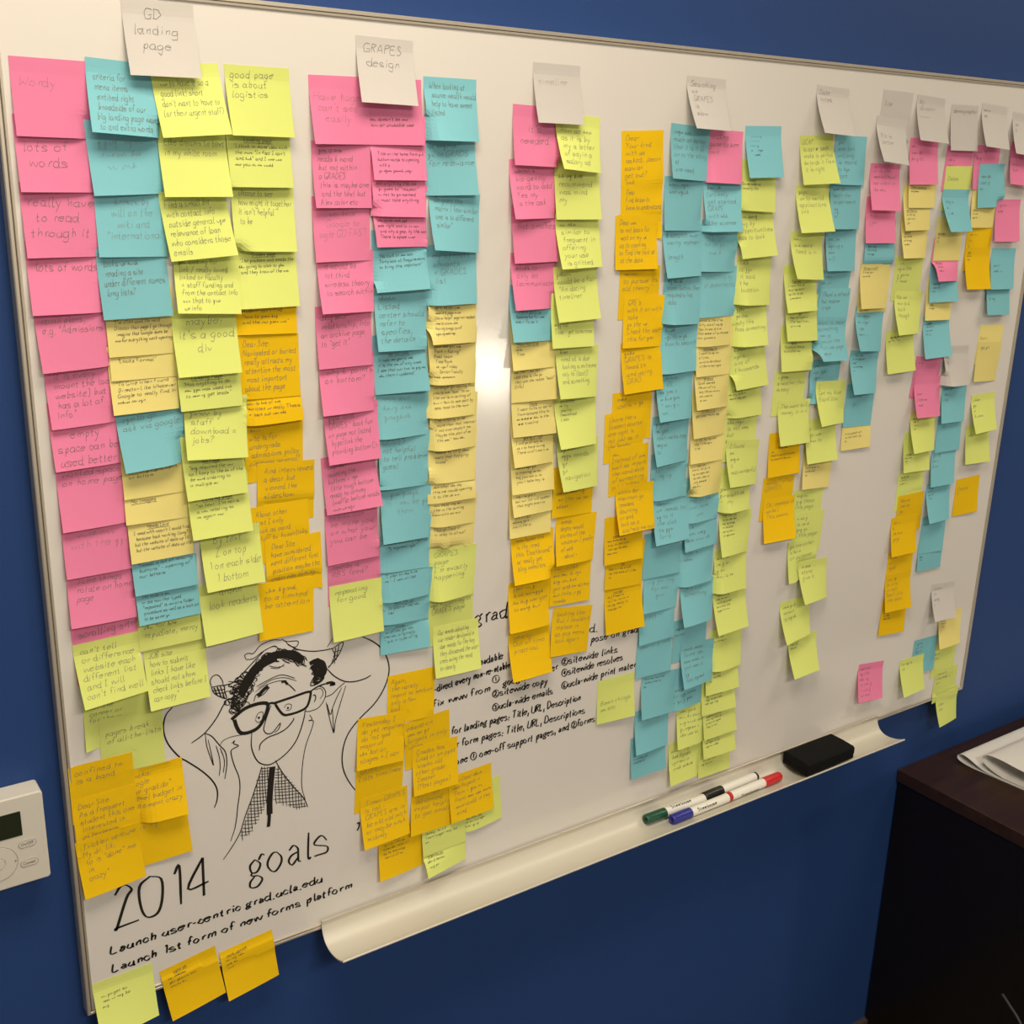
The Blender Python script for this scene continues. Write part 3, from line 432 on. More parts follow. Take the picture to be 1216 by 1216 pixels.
('O', 748.0, 587.1, 1.7, 3.4, 0.6, 0, 32, 76, '~~~~ ~~~ ~~|~~ the ~~ ~~|~~~~', 2, "orange note, ninth down the timeline section's lime column"),
('G', 1566.4, 585.1, 2.5, 21.5, 9.7, 3, 7, 76, '~~ ~~~|~~~ is|* ~~ ~|~~', 7, 'lime note in small script, eleventh down the column under the demographic header'),
('B', 464.6, 578.2, 3.5, 16.8, 4.8, 2, 2, 76, '~~~ ~~~~~|to - ~~~ be ~~|them', 1, "blue note with faint writing, tenth down the GRAPES section's pink and blue column"),
('Y', 134.2, 546.9, 0.4, 10.2, 4.2, 3, 30, 76, "Needs Love|I read with wasn't I could find|because back working (long?)|but the website of data up till|but the website of data up till", 0, "pale yellow note in small script, eleventh down the GD section's blue and yellow column"),
('Y', 669.3, 498.4, 2.3, 19.1, 4.9, 3, 32, 76, '~~~ ~~ of ~~~|I will ~~ of any ~~|~~ ~ to have ~~ ~~~|There ~~ of time = ~~', 2, "pale yellow note in small script, ninth down the timeline section's pink and yellow column"),
('W', 1640.4, 466.8, 2.5, 26.4, 14.4, 0, 0, 76, '~~|~|~', 10, 'white note halfway down the board, heading the far blue column'),
('B', 1377.3, 458.4, 4.2, 23.2, 8.0, 3, 0, 76, '~~~~ ~~~|Some ~~~ ~~|~~~ *|~~ ~~~ ~~~|~~', 5, 'blue note in small script, seventh down the mixed column under the double white header'),
('Y', 535.6, 371.3, 3.3, 19.7, 1.9, 3, 21, 76, 'your ~~~ ~~~ ~~~|Rank & Rating?|Best team|Tied Rank|~~ ~~~ Friday|- Senior Faculty|~~~ ~~~~~~~~', 1, "pale yellow note in small script, sixth down the GRAPES section's blue and yellow column"),
('P', 53.5, 315.7, -1.6, 12.6, 6.6, 0, 15, 76, 'recall plans,|e.g. "Admissions"', 0, "pink note, fifth down the GD section's pink column"),
('G', 1200.6, 257.0, 3.6, 27.6, 15.6, 0, 0, 76, '~~~~|~~~ ~~~ ~|Need is in', 4, "lime note curling outward, third down the date section's lime and orange column"),
('G', 1078.1, 148.9, 2.2, 13.9, 10.1, 3, 25, 76, 'Date|Some wide no|mostly like', 3, "lime note in small script, second down the searching section's lime column"),
('G', 274.2, 122.6, -0.0, 12.5, 9.1, 3, 20, 76, 'Landing page|"I think in more ~~~~ with|the ~~~~ "In fact I can\'t|and ~~~" and I ~~~ ~~~|~~~ you ~~ ~~ ~~~~~', 0, "lime note in small script, second down the GD section's lime and orange column"),
('G', 1094.4, 918.3, 1.3, 14.8, 6.8, 3, 1, 76, '~~~~ ~~|~ ~ a ~~~|~~~ in ~~~ ~~', 3, "lime note in small script, fourteenth down the searching section's lime column"),
('B', 1007.5, 881.2, -1.0, 1.0, 1.0, 0, 9, 49, '~~~~ ~~|~~~~', 3, "blue note, fifteenth down the searching section's mixed blue and yellow column"),
('P', 386.2, 653.0, 0.4, 4.2, 0.5, 0, 17, 49, 'needs a|RBS feed?', 1, "pink note, tenth down the GRAPES section's pink column"),
('G', 218.9, 597.5, 1.0, 22.2, 16.2, 1, 6, 76, 'By text|2 on top|1 on each side|1 bottom', 0, "lime note curling outward, tenth down the GD section's inner lime column"),
('G', 752.0, 545.3, 3.3, 27.0, 9.0, 0, 9, 76, '~~ ~~~|~~~~ needs|~~|~~|navigation', 2, "lime note curling outward, eighth down the timeline section's lime column"),
('B', 462.4, 504.2, 2.9, 13.0, 0.5, 0, 8, 76, 'GRAPES|not helpful|to tell problem|goes!', 1, "blue note, ninth down the GRAPES section's pink and blue column"),
('Y', 133.7, 500.5, 1.6, 7.0, 1.0, 3, 45, 76, 'No images', 0, "pale yellow note reading No images, tenth down the GD section's blue and yellow column"),
('P', 1561.8, 482.8, 5.9, 1.0, 1.0, 0, 0, 35, '~~~', 7, 'pink note, ninth down the column under the demographic header'),
('Y', 669.1, 455.4, 1.3, 12.0, 9.6, 3, 27, 76, 'Date|I want folks to set ~~|from around this to|~~ #### ~~~ is the|## timeline', 2, "pale yellow note in small script, eighth down the timeline section's pink and yellow column"),
('B', 1378.2, 383.8, 5.4, 25.8, 7.8, 0, 9, 76, '~~ ~~~~|~~ ~~~|~~~|~~~~ ~', 5, 'blue note curling outward, sixth down the mixed column under the double white header'),
('Y', 534.9, 317.0, 2.4, 21.0, 3.0, 3, 25, 76, '~~~ to ~~~ ~~~~ ~ ~~~|~~~~ in a page ~~~~~|like or helps? page not needed|~~~ to a ~~~~ ~~~~|having a ~~~~~ ~~~ of|~~~~ ~~ ~~~~~ ~~~', 1, "pale yellow note in small script, fifth down the GRAPES section's blue and yellow column"),
('P', 52.0, 255.3, 0.4, 10.2, 4.2, 1, 17, 76, 'lots of words', 0, "pink note reading lots of words, fourth down the GD section's pink column"),
('G', 1202.6, 182.8, -1.6, 19.4, 21.4, 0, 0, 76, '~~~~|~~ to world|applications|link', 4, "lime note curling outward, second down the date section's lime and orange column"),
('B', 1081.5, 99.5, -1.9, 15.7, 13.1, 3, 0, 76, '|------- o|------ >|----- ~|o     ~~~~|  - ~~~~', 3, "blue note in small script, first down the searching section's lime column"),
('B', 1009.9, 970.7, 1.3, 11.7, 0.5, 0, 33, 76, '~~~ ~~ (|to ~~~ ~~~~|~ ~~ ~ ~~~', 3, "blue note, seventeenth down the searching section's mixed blue and yellow column"),
('G', 1093.6, 845.7, -0.9, 20.3, 15.7, 3, 2, 76, '~~~ ~~~~ ~|~~~ ~~ can I|~~ it sounds|~~ ~ ~~~ the|~~~~ in ~~~', 3, "lime note in small script, thirteenth down the searching section's lime column"),
('G', 387.6, 701.7, 0.2, 12.1, 9.5, 0, 0, 76, 'repeating|for good', 1, "lime note reading repeating for good, eleventh down the GRAPES section's pink column"),
('P', 383.3, 594.1, -0.2, 7.5, 4.5, 0, 6, 76, 'needs can|be more you|on what your|you can be', 1, "pink note, ninth down the GRAPES section's pink column"),
('P', 1564.4, 518.5, 2.9, 19.6, 14.0, 0, 0, 76, '||~~~|~~~ ~~|~~~', 7, 'pink note curling outward, tenth down the column under the demographic header'),
('Y', 132.4, 469.2, 0.3, 6.0, 0.5, 3, 40, 76, 'Scrolling right, open|on bottom', 0, "pale yellow note in small script, ninth down the GD section's blue and yellow column"),
('B', 459.6, 435.5, 0.8, 12.0, 0.5, 2, 16, 76, '~~~~ ~~~ |~~~~ ~~~|~~~~~~~', 1, "blue note with faint writing, eighth down the GRAPES section's pink and blue column"),
('B', 1567.3, 407.8, -1.4, 14.4, 16.8, 3, 7, 76, '~~~~~~|~~~ ~~ ~|~~~ ~~~|~~ ~~', 7, 'blue note in small script, eighth down the column under the demographic header'),
('Y', 667.8, 406.2, 0.0, 4.1, 7.9, 3, 30, 76, '~~~ that I ~~~ for|click this is the ~~|they are the relate "back"|[Info]', 2, "pale yellow note in small script, seventh down the timeline section's pink and yellow column"),
('Y', 1382.7, 316.3, 1.0, 1.0, 1.0, 3, 69, 76, '~~ ~~ is a ~|~~ it', 5, 'pale yellow note in small script, fifth down the mixed column under the double white header'),
('B', 532.4, 266.5, 0.4, 14.5, 4.7, 0, 7, 76, 'my sprouts|unwants|= GRADES|list', 1, "blue note, fourth down the GRAPES section's blue and yellow column"),
('P', 51.9, 195.9, 0.0, 9.0, 3.0, 1, 10, 76, 'really have|to read|through it', 0, "pink note, third down the GD section's pink column"),
('G', 1200.9, 108.3, -3.0, 14.1, 21.9, 0, 0, 76, 'UCAP|is can # seek|make is period|~~ to do it from|it is right', 4, "lime note curling outward, first down the date section's lime and orange column"),
('B', 934.8, 1028.6, 1.7, 13.4, 5.8, 2, 13, 76, '~~ ~~ ~~~', 3, "blue note with faint writing, fifteenth down the searching section's all-blue column"),
('B', 1028.1, 929.7, 3.3, 21.1, 7.7, 0, 0, 76, '~~~~ ~~~~|Some ~~~|~~~ ~~~~ ~|got ~~~ ~|~~|has ~~~~~', 3, "blue note curling outward, sixteenth down the searching section's mixed blue and yellow column"),
('G', 1089.3, 773.1, 1.7, 17.3, 9.1, 0, 8, 76, '~ ~~~~|~~ ~ ~|~ ~~|~~~ a ~~', 3, "lime note curling outward, twelfth down the searching section's lime column"),
('G', 205.7, 529.0, -0.2, 15.9, 12.9, 3, 25, 76, 'Landing page|"no text" I\'m not a|a ~~~ relating to|~~ again ~~~', 0, "lime note in small script, ninth down the GD section's inner lime column"),
('P', 379.7, 524.5, -3.5, 6.3, 15.3, 0, 9, 76, '~~~~ ~~~~|counting the|buttons = ~~~|little tough bottom|reads to convey|(waffle before reads|~~~ ~~ ~~~', 1, "pink note, eighth down the GRAPES section's pink column"),
('G', 744.5, 480.4, 1.8, 24.4, 9.2, 3, 2, 76, '~~~ ~~ ~~~|~~ try|you try|theoretical|Lists', 2, "lime note in small script, seventh down the timeline section's lime column"),
('B', 129.6, 435.3, -2.3, 18.6, 12.6, 0, 10, 76, '~~~ to go|ask via google', 0, "blue note curling outward, eighth down the GD section's blue and yellow column"),
('B', 454.5, 375.8, -1.0, 4.8, 14.4, 3, 21, 76, '~~~ ~~~ ~~~~~|It was ~~~ ~~~ to ~~~|it is the ~~~ of only one~|I see that our two is ~~~ ~~|~~~ them = updated"', 1, "blue note in small script, seventh down the GRAPES section's pink and blue column"),
('Y', 664.8, 360.5, 1.1, 13.7, 0.7, 3, 37, 76, '"How has a ~~|~~~~|Time', 2, "pale yellow note in small script, sixth down the timeline section's pink and yellow column"),
('Y', 1565.6, 339.2, 2.0, 7.4, 4.6, 3, 43, 76, '~~~~|~ ~~~~', 7, 'pale yellow note in small script, seventh down the column under the demographic header'),
('B', 1381.3, 237.8, 0.5, 5.8, 8.6, 3, 38, 72, '~~~ ~~~~|~~~ ~~ ~~|~~ ~~~', 5, 'blue note in small script, third down the mixed column under the double white header'),
('B', 536.7, 199.9, 4.4, 25.8, 7.8, 0, 6, 76, 'Do grant this|matrix I fear similar|one is to different|similar"', 1, "blue note curling outward, third down the GRAPES section's blue and yellow column"),
('P', 51.8, 129.7, -0.1, 9.0, 3.0, 1, 22, 76, 'lots of|words', 0, "pink note reading lots of words, second down the GD section's pink column"),
('W', 1228.5, 35.9, 1.9, 27.4, 23.0, 0, 0, 76, 'Date|notes', 4, 'white header note reading Date notes, curling off the board'),
('B', 945.4, 966.8, 4.9, 14.1, 7.5, 3, 1, 76, 'how ~~~ method|every-one is|~~', 3, "blue note in small script, fourteenth down the searching section's all-blue column"),
('B', 1017.2, 815.2, 4.2, 22.2, 6.6, 0, 7, 76, '~~ ~ = ~|something', 3, "blue note curling outward, fourteenth down the searching section's mixed blue and yellow column"),
('G', 1093.7, 706.4, 4.3, 19.8, 1.8, 3, 0, 76, '~~~~ ~~~ ~~~|~~~ a ~~~ ~~~|~~~ ~~ ~~ ~~|in mobile|~~~ ~~ ~~~ ~|~~ ~~~~~ ~~', 3, "lime note in small script, eleventh down the searching section's lime column"),
('G', 202.1, 479.8, 0.1, 17.0, 11.8, 3, 27, 76, '~~~ Page|"~~~ required the ~~~|as I keep to the ~~ of the|be ~~~~ ordering to|in multiple ~~', 0, "lime note in small script, eighth down the GD section's inner lime column"),
('P', 385.0, 458.9, 0.7, 17.6, 11.2, 0, 12, 76, '~~~~~ rated|GRAPES * book fun|on page not listed|hyperlink the|providing bottom C=', 1, "pink note curling outward, seventh down the GRAPES section's pink column"),
('G', 744.4, 408.2, 3.6, 21.9, 6.9, 0, 3, 76, '~~~~|need all is due|looking a extreme|rely to (last!)|and something', 2, "lime note curling outward, sixth down the timeline section's lime column"),
('Y', 126.2, 369.2, -0.3, 10.2, 4.2, 3, 38, 76, '"To Give When Found|Director Like Whatever|Google to really find in|~~~~~ ~~ ~~~', 0, "pale yellow note in small script, seventh down the GD section's blue and yellow column"),
('B', 662.3, 322.1, 2.8, 19.8, 1.8, 3, 31, 76, 'There does so|Successful for me|are, - To us it', 2, "blue note in small script, fifth down the timeline section's pink and yellow column"),
('B', 458.1, 321.3, 2.7, 17.4, 4.2, 0, 0, 76, '~~~~~|Listed|center should|refer to|specifies,|the details', 1, "blue note, sixth down the GRAPES section's pink and blue column"),
('Y', 1378.6, 309.8, 2.4, 14.8, 4.4, 3, 0, 76, 'No ~~~ ~ with|I ~ ~~ ~~ ~|is ~~ ~~', 5, 'pale yellow note in small script, fourth down the mixed column under the double white header'),
('B', 1567.4, 306.6, -0.8, 7.4, 14.2, 3, 38, 76, '~~~ ~~~|~~~~ ~~|~~~', 7, 'blue note in small script, sixth down the column under the demographic header'),
('P', 1374.8, 200.3, 0.2, 8.7, 10.5, 2, 22, 76, '~~ ~~|~~~~', 5, 'pink note with faint writing, second down the mixed column under the double white header'),
('B', 526.7, 129.1, -1.2, 5.7, 11.1, 0, 10, 76, '~~ ~~~~~~|~~ in GRADS|for relevance', 1, "blue note, second down the GRAPES section's blue and yellow column"),
('P', 53.6, 75.5, 0.3, 7.0, 5.0, 2, 0, 76, '|Wordy', 0, "pink note reading Wordy, first down the GD section's pink column"),
('B', 930.4, 890.6, 0.8, 2.4, 3.6, 2, 16, 76, '~~~ ~~ ~ ~~~', 3, "blue note with faint writing, thirteenth down the searching section's all-blue column"),
('B', 1009.5, 745.6, 1.1, 13.0, 3.8, 0, 13, 76, '~~~~~ ~|~~~~', 3, "blue note, thirteenth down the searching section's mixed blue and yellow column"),
('G', 1082.0, 630.3, 2.7, 23.2, 8.0, 0, 30, 76, '~~|~~~ with ~~|- my', 3, "lime note curling outward, tenth down the searching section's lime column"),
('G', 209.4, 433.4, 4.8, 19.8, 13.8, 0, 15, 76, '~~~~~ by|staff|download =|jobs?', 0, "lime note curling outward, seventh down the GD section's inner lime column"),
('P', 380.0, 395.3, 1.0, 14.6, 2.2, 0, 17, 76, 'why 6 points|on bottom?', 1, "pink note, sixth down the GRAPES section's pink column"),
('Y', 128.5, 331.5, 0.4, 6.0, 0.5, 3, 50, 76, '"Looks Formal"', 0, "pale yellow note reading Looks Formal, sixth down the GD section's blue and yellow column"),
('P', 662.8, 278.5, 0.6, 18.1, 5.9, 0, 13, 76, '~~~~~ to|only let|(communicate', 2, "pink note, fourth down the timeline section's pink and yellow column"),
('P', 1568.1, 270.2, 1.8, 23.5, 7.7, 3, 39, 76, '~~~ ~~~|~~ ~~~|~~~ ~~', 7, 'pink note in small script, fifth down the column under the demographic header'),
('B', 454.1, 246.0, -1.8, 11.7, 12.3, 3, 21, 76, '|"No look or ~~~ see|Template all Requirement|to bring this important"', 1, "blue note in small script, fifth down the GRAPES section's pink and blue column"),
('P', 1375.0, 147.6, 0.9, 14.7, 14.1, 0, 0, 76, 'It is the|~~~ without|we when in|~~ ~~~', 5, 'pink note curling outward, first down the mixed column under the double white header'),
('B', 528.0, 65.1, -0.4, 22.4, 8.8, 0, 0, 76, 'When looking at|source wealth would|help to have sweet|listed', 1, "blue note curling outward, first down the GRAPES section's blue and yellow column"),
('B', 930.6, 830.9, -0.2, 4.7, 3.3, 2, 23, 76, '~~ ~~~ ~~', 3, "blue note with faint writing, twelfth down the searching section's all-blue column"),
('B', 1011.0, 682.4, -1.2, 10.8, 3.6, 0, 31, 76, '~~~|~~~~ ~~~~|~~~ ~~~~ ~~', 3, "blue note, twelfth down the searching section's mixed blue and yellow column"),
('G', 1096.0, 586.8, 5.0, 23.6, 7.6, 0, 0, 76, 'I found|~~ .|~~~~~|it|was wonderful', 3, "lime note curling outward, ninth down the searching section's lime column"),
('P', 377.1, 336.7, -0.2, 8.5, 3.5, 0, 8, 76, '~~~~~ ~~~~|relationship, into|an archive page|to "get it"', 1, "pink note, fifth down the GRAPES section's pink column"),
('G', 732.0, 334.9, 1.1, 11.3, 7.9, 0, 37, 76, '~~~~ out|Time - get tomorrow', 2, "lime note, fifth down the timeline section's lime column"),
('Y', 127.7, 304.8, 0.1, 6.0, 0.5, 3, 34, 76, '"I\'ve often used the word|Director than page I go through|imagine that Google does be|~~~ for everything work opening', 0, "pale yellow note in small script, fifth down the GD section's blue and yellow column"),
('Y', 1570.7, 233.2, 0.8, 2.7, 3.3, 3, 24, 76, '~~~ ~~~~|~~|~~', 7, 'pale yellow note in small script, fourth down the column under the demographic header'),
('P', 662.2, 215.5, -0.6, 11.1, 5.7, 1, 18, 76, 'Act smokes', 2, "pink note reading Act smokes, third down the timeline section's pink and yellow column"),
('P', 456.2, 191.7, 0.7, 15.2, 4.0, 3, 39, 76, '~~~ ~~ ~~ ~~~~ ~~~|see right and to ~~ ~~~|and why a gap, by the ~~~|There is space ~~~~', 1, "pink note in small script, fourth down the GRAPES section's pink and blue column"),
('W', 1377.8, 75.2, 3.5, 28.3, 19.7, 0, 0, 76, '||Biz is|better', 5, "white note reading Biz is better, stuck on the Site header's lower half"),
('B', 937.1, 777.4, 3.0, 7.2, 0.8, 2, 17, 76, '~~~ ~~~ ~~~|~~~ ~~~|~~~', 3, "blue note with faint writing, eleventh down the searching section's all-blue column"),
('B', 1011.0, 636.8, 0.9, 11.0, 0.5, 2, 31, 76, '~~~ ~~ ~~|~~~ ~~~~|~~~', 3, "blue note with faint writing, eleventh down the searching section's mixed blue and yellow column"),
('G', 202.3, 372.3, 0.3, 12.6, 6.6, 3, 35, 76, 'Landing Page|"Has anything to do|~~~ ~~~ was used ~~~|to ~~~ ~~ get leads"', 0, "lime note in small script, sixth down the GD section's inner lime column"),
('G', 733.9, 297.9, -1.5, 17.1, 14.1, 0, 2, 76, '~~~~~~|would be a fair|"An dating|timeliner', 2, "lime note curling outward, fourth down the timeline section's lime column"),
('P', 380.6, 269.6, 1.2, 18.8, 5.2, 0, 14, 76, 'it would be|rot.third|wireless theory|to search within', 1, "pink note, fourth down the GRAPES section's pink column"),
('B', 122.6, 263.0, -1.1, 9.4, 9.8, 0, 10, 76, 'looks ~~ ~~~~|reading a site|under different names|long lists?', 0, "blue note, fourth down the GD section's blue and yellow column"),
('B', 1574.1, 186.2, -0.0, 29.0, 19.0, 0, 0, 76, '|~~~ ~|~~|~ ~~', 7, 'blue note curling outward, third down the column under the demographic header'),
('P', 656.7, 158.3, -0.4, 18.8, 2.8, 0, 8, 76, '~~~~~ ~|We gently|word to add|Yes my|is the ask', 2, "pink note, second down the timeline section's pink and yellow column"),
('P', 454.5, 155.6, 1.3, 15.4, 6.2, 3, 32, 76, '~~~ anything the me|"~~ goes to "respect"|~~ not to ~~ wanted|- must take anything', 1, "pink note in small script, third down the GRAPES section's pink and blue column"),
('B', 931.7, 717.6, -0.2, 1.7, 4.3, 0, 18, 76, '', 3, "blue note with nothing written in view, tenth down the searching section's all-blue column"),
('Y', 1014.5, 592.6, 2.4, 18.6, 0.6, 3, 21, 76, '~~~ ~~~|~~~ ~~ ~~~ ~~ ~~|~~ ~~~ ~~~~ ~~~|~~ ~~~ ~ ~~~ ~~|why ####|~~~ ~~~', 3, "pale yellow note in small script, tenth down the searching section's mixed blue and yellow column"),
('G', 200.3, 332.9, -0.1, 15.6, 13.2, 1, 4, 76, "maybe:|it's a good|div", 0, "lime note curling outward, fifth down the GD section's inner lime column"),
('G', 733.9, 225.7, -1.0, 21.0, 12.6, 0, 9, 76, '~~ ~~~|similar to|frequent in|offering|your use|is gritted', 2, "lime note curling outward, third down the timeline section's lime column"),
('P', 376.3, 207.3, -0.4, 8.2, 0.5, 2, 13, 76, '~~~ ~~~~|Google to|ogle GO FAST', 1, "pink note with faint writing, third down the GRAPES section's pink column"),
('B', 126.1, 196.9, 0.8, 6.4, 1.6, 2, 11, 76, '~~~~~~ by|will on the|wiki and|"international"', 0, "blue note with faint writing, third down the GD section's blue and yellow column"),
('P', 453.3, 112.0, -0.3, 12.2, 7.0, 3, 34, 76, '|Title on the home from ~~~|button words to opening|with a|~~ ~~~~~ ~~~~~~ ~~~~~', 1, "pink note in small script, second down the GRAPES section's pink and blue column"),
('P', 1650.0, 109.7, -0.3, 7.9, 11.3, 0, 5, 31, '~~~ ~~|~~~', 8, 'pink note, first down the column under the penultimate white header'),
('P', 660.8, 91.3, 1.2, 10.9, 10.7, 1, 20, 76, "it's|needed.", 2, "pink note reading it's needed, first down the timeline section's pink and yellow column"),
('O', 855.6, 795.0, -1.2, 8.7, 12.9, 3, 3, 76, '~~~ ~~~|~~ of ~~~~ ~~|is I ~~ ~~~ ~~ ~~|~~~ ~~ really in|~~~ ~~~ ~~', 3, "orange note in small script, thirteenth down the searching section's orange column"),
('B', 944.5, 660.8, 0.6, 16.1, 10.3, 0, 4, 76, '~~~~~|on needs to|~~ to it|the click|its ~~~|for a', 3, "blue note curling outward, ninth down the searching section's all-blue column"),
('Y', 1014.1, 537.6, 1.6, 7.9, 0.5, 3, 34, 76, 'To set by my ~~~|why I the ~~ ~|it so', 3, "pale yellow note in small script, ninth down the searching section's mixed blue and yellow column"),
('G', 207.3, 263.0, 3.6, 19.8, 13.8, 0, 13, 76, '~~~ looking for|link / really loved|linked or faculty|& staff funding and|from the contact info|~~~ that to ~~~|~~ info', 0, "lime note curling outward, fourth down the GD section's inner lime column"),
('G', 730.2, 159.5, -0.2, 9.6, 12.0, 0, 12, 76, '~~ ~~ ~~~|recommend|was mind|my', 2, "lime note, second down the timeline section's lime column"),
('B', 1671.4, 141.1, -2.0, 5.9, 13.3, 0, 0, 76, '|~~~ ~~|use ~|~~', 8, 'blue note, second down the column under the penultimate white header'),
('B', 121.3, 131.6, -2.2, 9.0, 3.0, 2, 15, 76, '~~~~ ~~~~|~~~~~ ~~|~~ ~~~', 0, "blue note with faint writing, second down the GD section's blue and yellow column"),
('P', 448.4, 70.7, -1.2, 6.1, 8.3, 3, 29, 76, "||~~~ doesn't be ~~~|~~~ an unusable use", 1, "pink note in small script, first down the GRAPES section's pink and blue column"),
('W', 1569.2, 45.8, -0.7, 9.6, 9.6, 0, 0, 76, 'demographic', 7, 'white header note with one small dark word at its top'),
('O', 857.2, 722.1, 3.0, 2.6, 1.4, 3, 32, 76, '~~|See ~~~ as a pdf|as the end of I like|is', 3, "orange note in small script, twelfth down the searching section's orange column"),
('B', 935.6, 588.4, -0.1, 9.0, 0.5, 2, 17, 76, '~~~ ~~~~|~~ ~~', 3, "blue note with faint writing, eighth down the searching section's all-blue column"),
('Y', 1012.4, 495.1, 1.2, 13.0, 0.5, 3, 30, 76, 'To see ~~ ~|got and this to ~~~', 3, "pale yellow note in small script, eighth down the searching section's mixed blue and yellow column"),
('P', 1737.4, 202.2, -0.1, 8.5, 10.7, 0, 0, 76, '~~~ ~|~~~', 9, "pink note below another pink one, at the foot of the last header's column"),
('G', 194.2, 201.5, -4.6, 14.8, 18.8, 0, 8, 76, 'Find a small bit|with contact info|outside general ~~~|relevance of loan|who considers those|emails', 0, "lime note curling outward, third down the GD section's inner lime column"),
('P', 377.4, 144.7, 0.1, 11.0, 3.4, 0, 3, 76, '~~~ a ~~~|reads ~ word|but not within|a GRADES|this is maybe one|and the text but|Alex color etc', 1, "pink note, second down the GRAPES section's pink column"),
('P', 1758.5, 103.3, 4.0, 12.7, 18.5, 0, 22, 76, '|~~~|~~~', 9, 'pink note right under the last white header'),
('G', 728.8, 98.9, 3.4, 30.6, 12.6, 0, 16, 76, 'how an ~~~|as it is by|my a letter|of sayin a|salary ad', 2, "lime note curling outward, first down the timeline section's lime column"),
('B', 127.8, 72.8, 2.6, 19.8, 13.8, 0, 12, 76, 'criteria for|menu items|entited right|broadside of our|big landing page want|to and extra words', 0, "blue note curling outward, first down the GD section's blue and yellow column"),
('W', 1655.1, 41.7, 2.8, 22.1, 18.7, 0, 0, 76, '~~~~|~~', 8, "second to last white header note along the board's top row"),
('O', 849.0, 678.1, -0.2, 5.0, 7.0, 3, 27, 76, '~~~ ~ ~~~|~~~ ~~~~ ~~ ~~|~~~~ ~~ ~~~ ~~~|~~~ ~~~ ~~ ~~~~|~~~ ~~~', 3, "orange note in small script, eleventh down the searching section's orange column"),
('Y', 1012.8, 449.4, 1.7, 15.9, 3.3, 3, 24, 76, '~~ ~~~~~|Quick use ~~~|the ~~ ~ of ~ ~|any the ~~ ~~ ~~~|~~~ ~ ~~~ ~~|# ~~~', 3, "pale yellow note in small script, seventh down the searching section's mixed blue and yellow column"),
('G', 197.2, 134.3, -0.7, 13.1, 15.7, 0, 11, 76, 'Like dreams to text|in my white room', 0, "lime note curling outward, second down the GD section's inner lime column"),
('P', 375.9, 72.1, -1.2, 12.1, 2.3, 2, 0, 76, "|Have huge|can't see|easily", 1, "pink note with faint writing, first down the GRAPES section's pink column"),
('W', 1750.9, 52.8, 4.1, 20.7, 24.9, 0, 0, 76, '|~~|~', 9, 'last white header note in the top row, cut by the picture edge'),
('W', 690.7, 38.1, -0.1, 16.5, 14.7, 2, 0, 76, '|timeline', 2, 'white header note with the faint word timeline, over pink and lime notes'),
('B', 933.2, 529.7, 1.2, 19.4, 2.2, 0, 6, 76, '~~~~ ~|~~ get|next websites|~~~~~|to', 3, "blue note, seventh down the searching section's all-blue column"),
('Y', 1012.7, 397.5, 1.0, 7.2, 0.8, 3, 29, 76, '~~~ ~~~~ ~~|I want to ~~ ~~~|of links|~~ ~~ to be about|in the ~~ our ~~~~', 3, "pale yellow note in small script, sixth down the searching section's mixed blue and yellow column"),
('G', 193.1, 71.2, -4.8, 14.8, 18.8, 0, 13, 76, "~~~ to have it so a|good link! short|don't want to have to|(or their urgent stuff)", 0, "lime note curling outward, first down the GD section's inner lime column"),
('W', 437.2, 26.3, 0.6, 15.8, 15.4, 1, 0, 76, 'GRAPES|design', 1, 'white header note reading GRAPES design'),
('B', 934.6, 460.5, 2.1, 19.8, 6.6, 0, 2, 76, '# ~~~~~|~~ all|~~ ~~~ ~|~ ~~~ ~~~|* ~~~ ~ ~|~~~', 3, "blue note curling outward, sixth down the searching section's all-blue column"),
('Y', 1007.4, 350.9, 0.5, 9.5, 2.5, 3, 31, 76, '~~~ ~~ is the of ~~|Why ~~~ of ~~~ ~~|~~~ to ~~~ is a ~~|Not ### of ~~ me ##|~~~ ~~ ~~~~ a', 3, "pale yellow note in small script, fifth down the searching section's mixed blue and yellow column"),
('G', 276.1, 68.1, -0.2, 17.4, 11.4, 0, 0, 76, 'good page|is about|logistics', 0, "lime note curling outward, first down the GD section's lime and orange column"),
('W', 168.2, 11.4, -1.0, 13.6, 12.8, 1, 0, 76, 'GD|landing|page', 0, "white header note reading GD landing page, at the board's near end"),
('O', 851.8, 484.7, -0.9, 2.7, 3.3, 0, 0, 30, '~~~~|users = ~~', 3, "orange note, seventh down the searching section's orange column"),
('B', 1010.1, 305.7, -0.6, 6.3, 0.5, 2, 8, 76, 'something by|of departments', 3, "blue note with faint writing, fourth down the searching section's mixed blue and yellow column"),
('O', 838.9, 514.9, -1.3, 2.0, 2.0, 0, 0, 54, 'Users the ~|Student course|are right is|not just as in|the leader', 3, "orange note, eighth down the searching section's orange column"),
('B', 936.2, 386.9, 0.4, 14.0, 2.8, 0, 2, 76, '~~ ~~|~~~ to ~ ~~|how to search', 3, "blue note, fifth down the searching section's all-blue column"),
('B', 1006.8, 237.2, 1.9, 9.1, 0.5, 2, 16, 76, '~~~ ~~~|~~ ~~ ~~|~~~ ~', 3, "blue note with faint writing, third down the searching section's mixed blue and yellow column"),
('O', 851.3, 568.4, -1.4, 0.5, 4.0, 0, 0, 62, '~~~|Instead of ~~~|such as report|the candidate|of something|got a taken', 3, "orange note, ninth down the searching section's orange column"),
('O', 862.0, 409.9, -2.3, 11.6, 12.4, 0, 10, 76, '~~~~|GRAPES is|Need to|and using|GRAD', 3, "orange note, sixth down the searching section's orange column"),
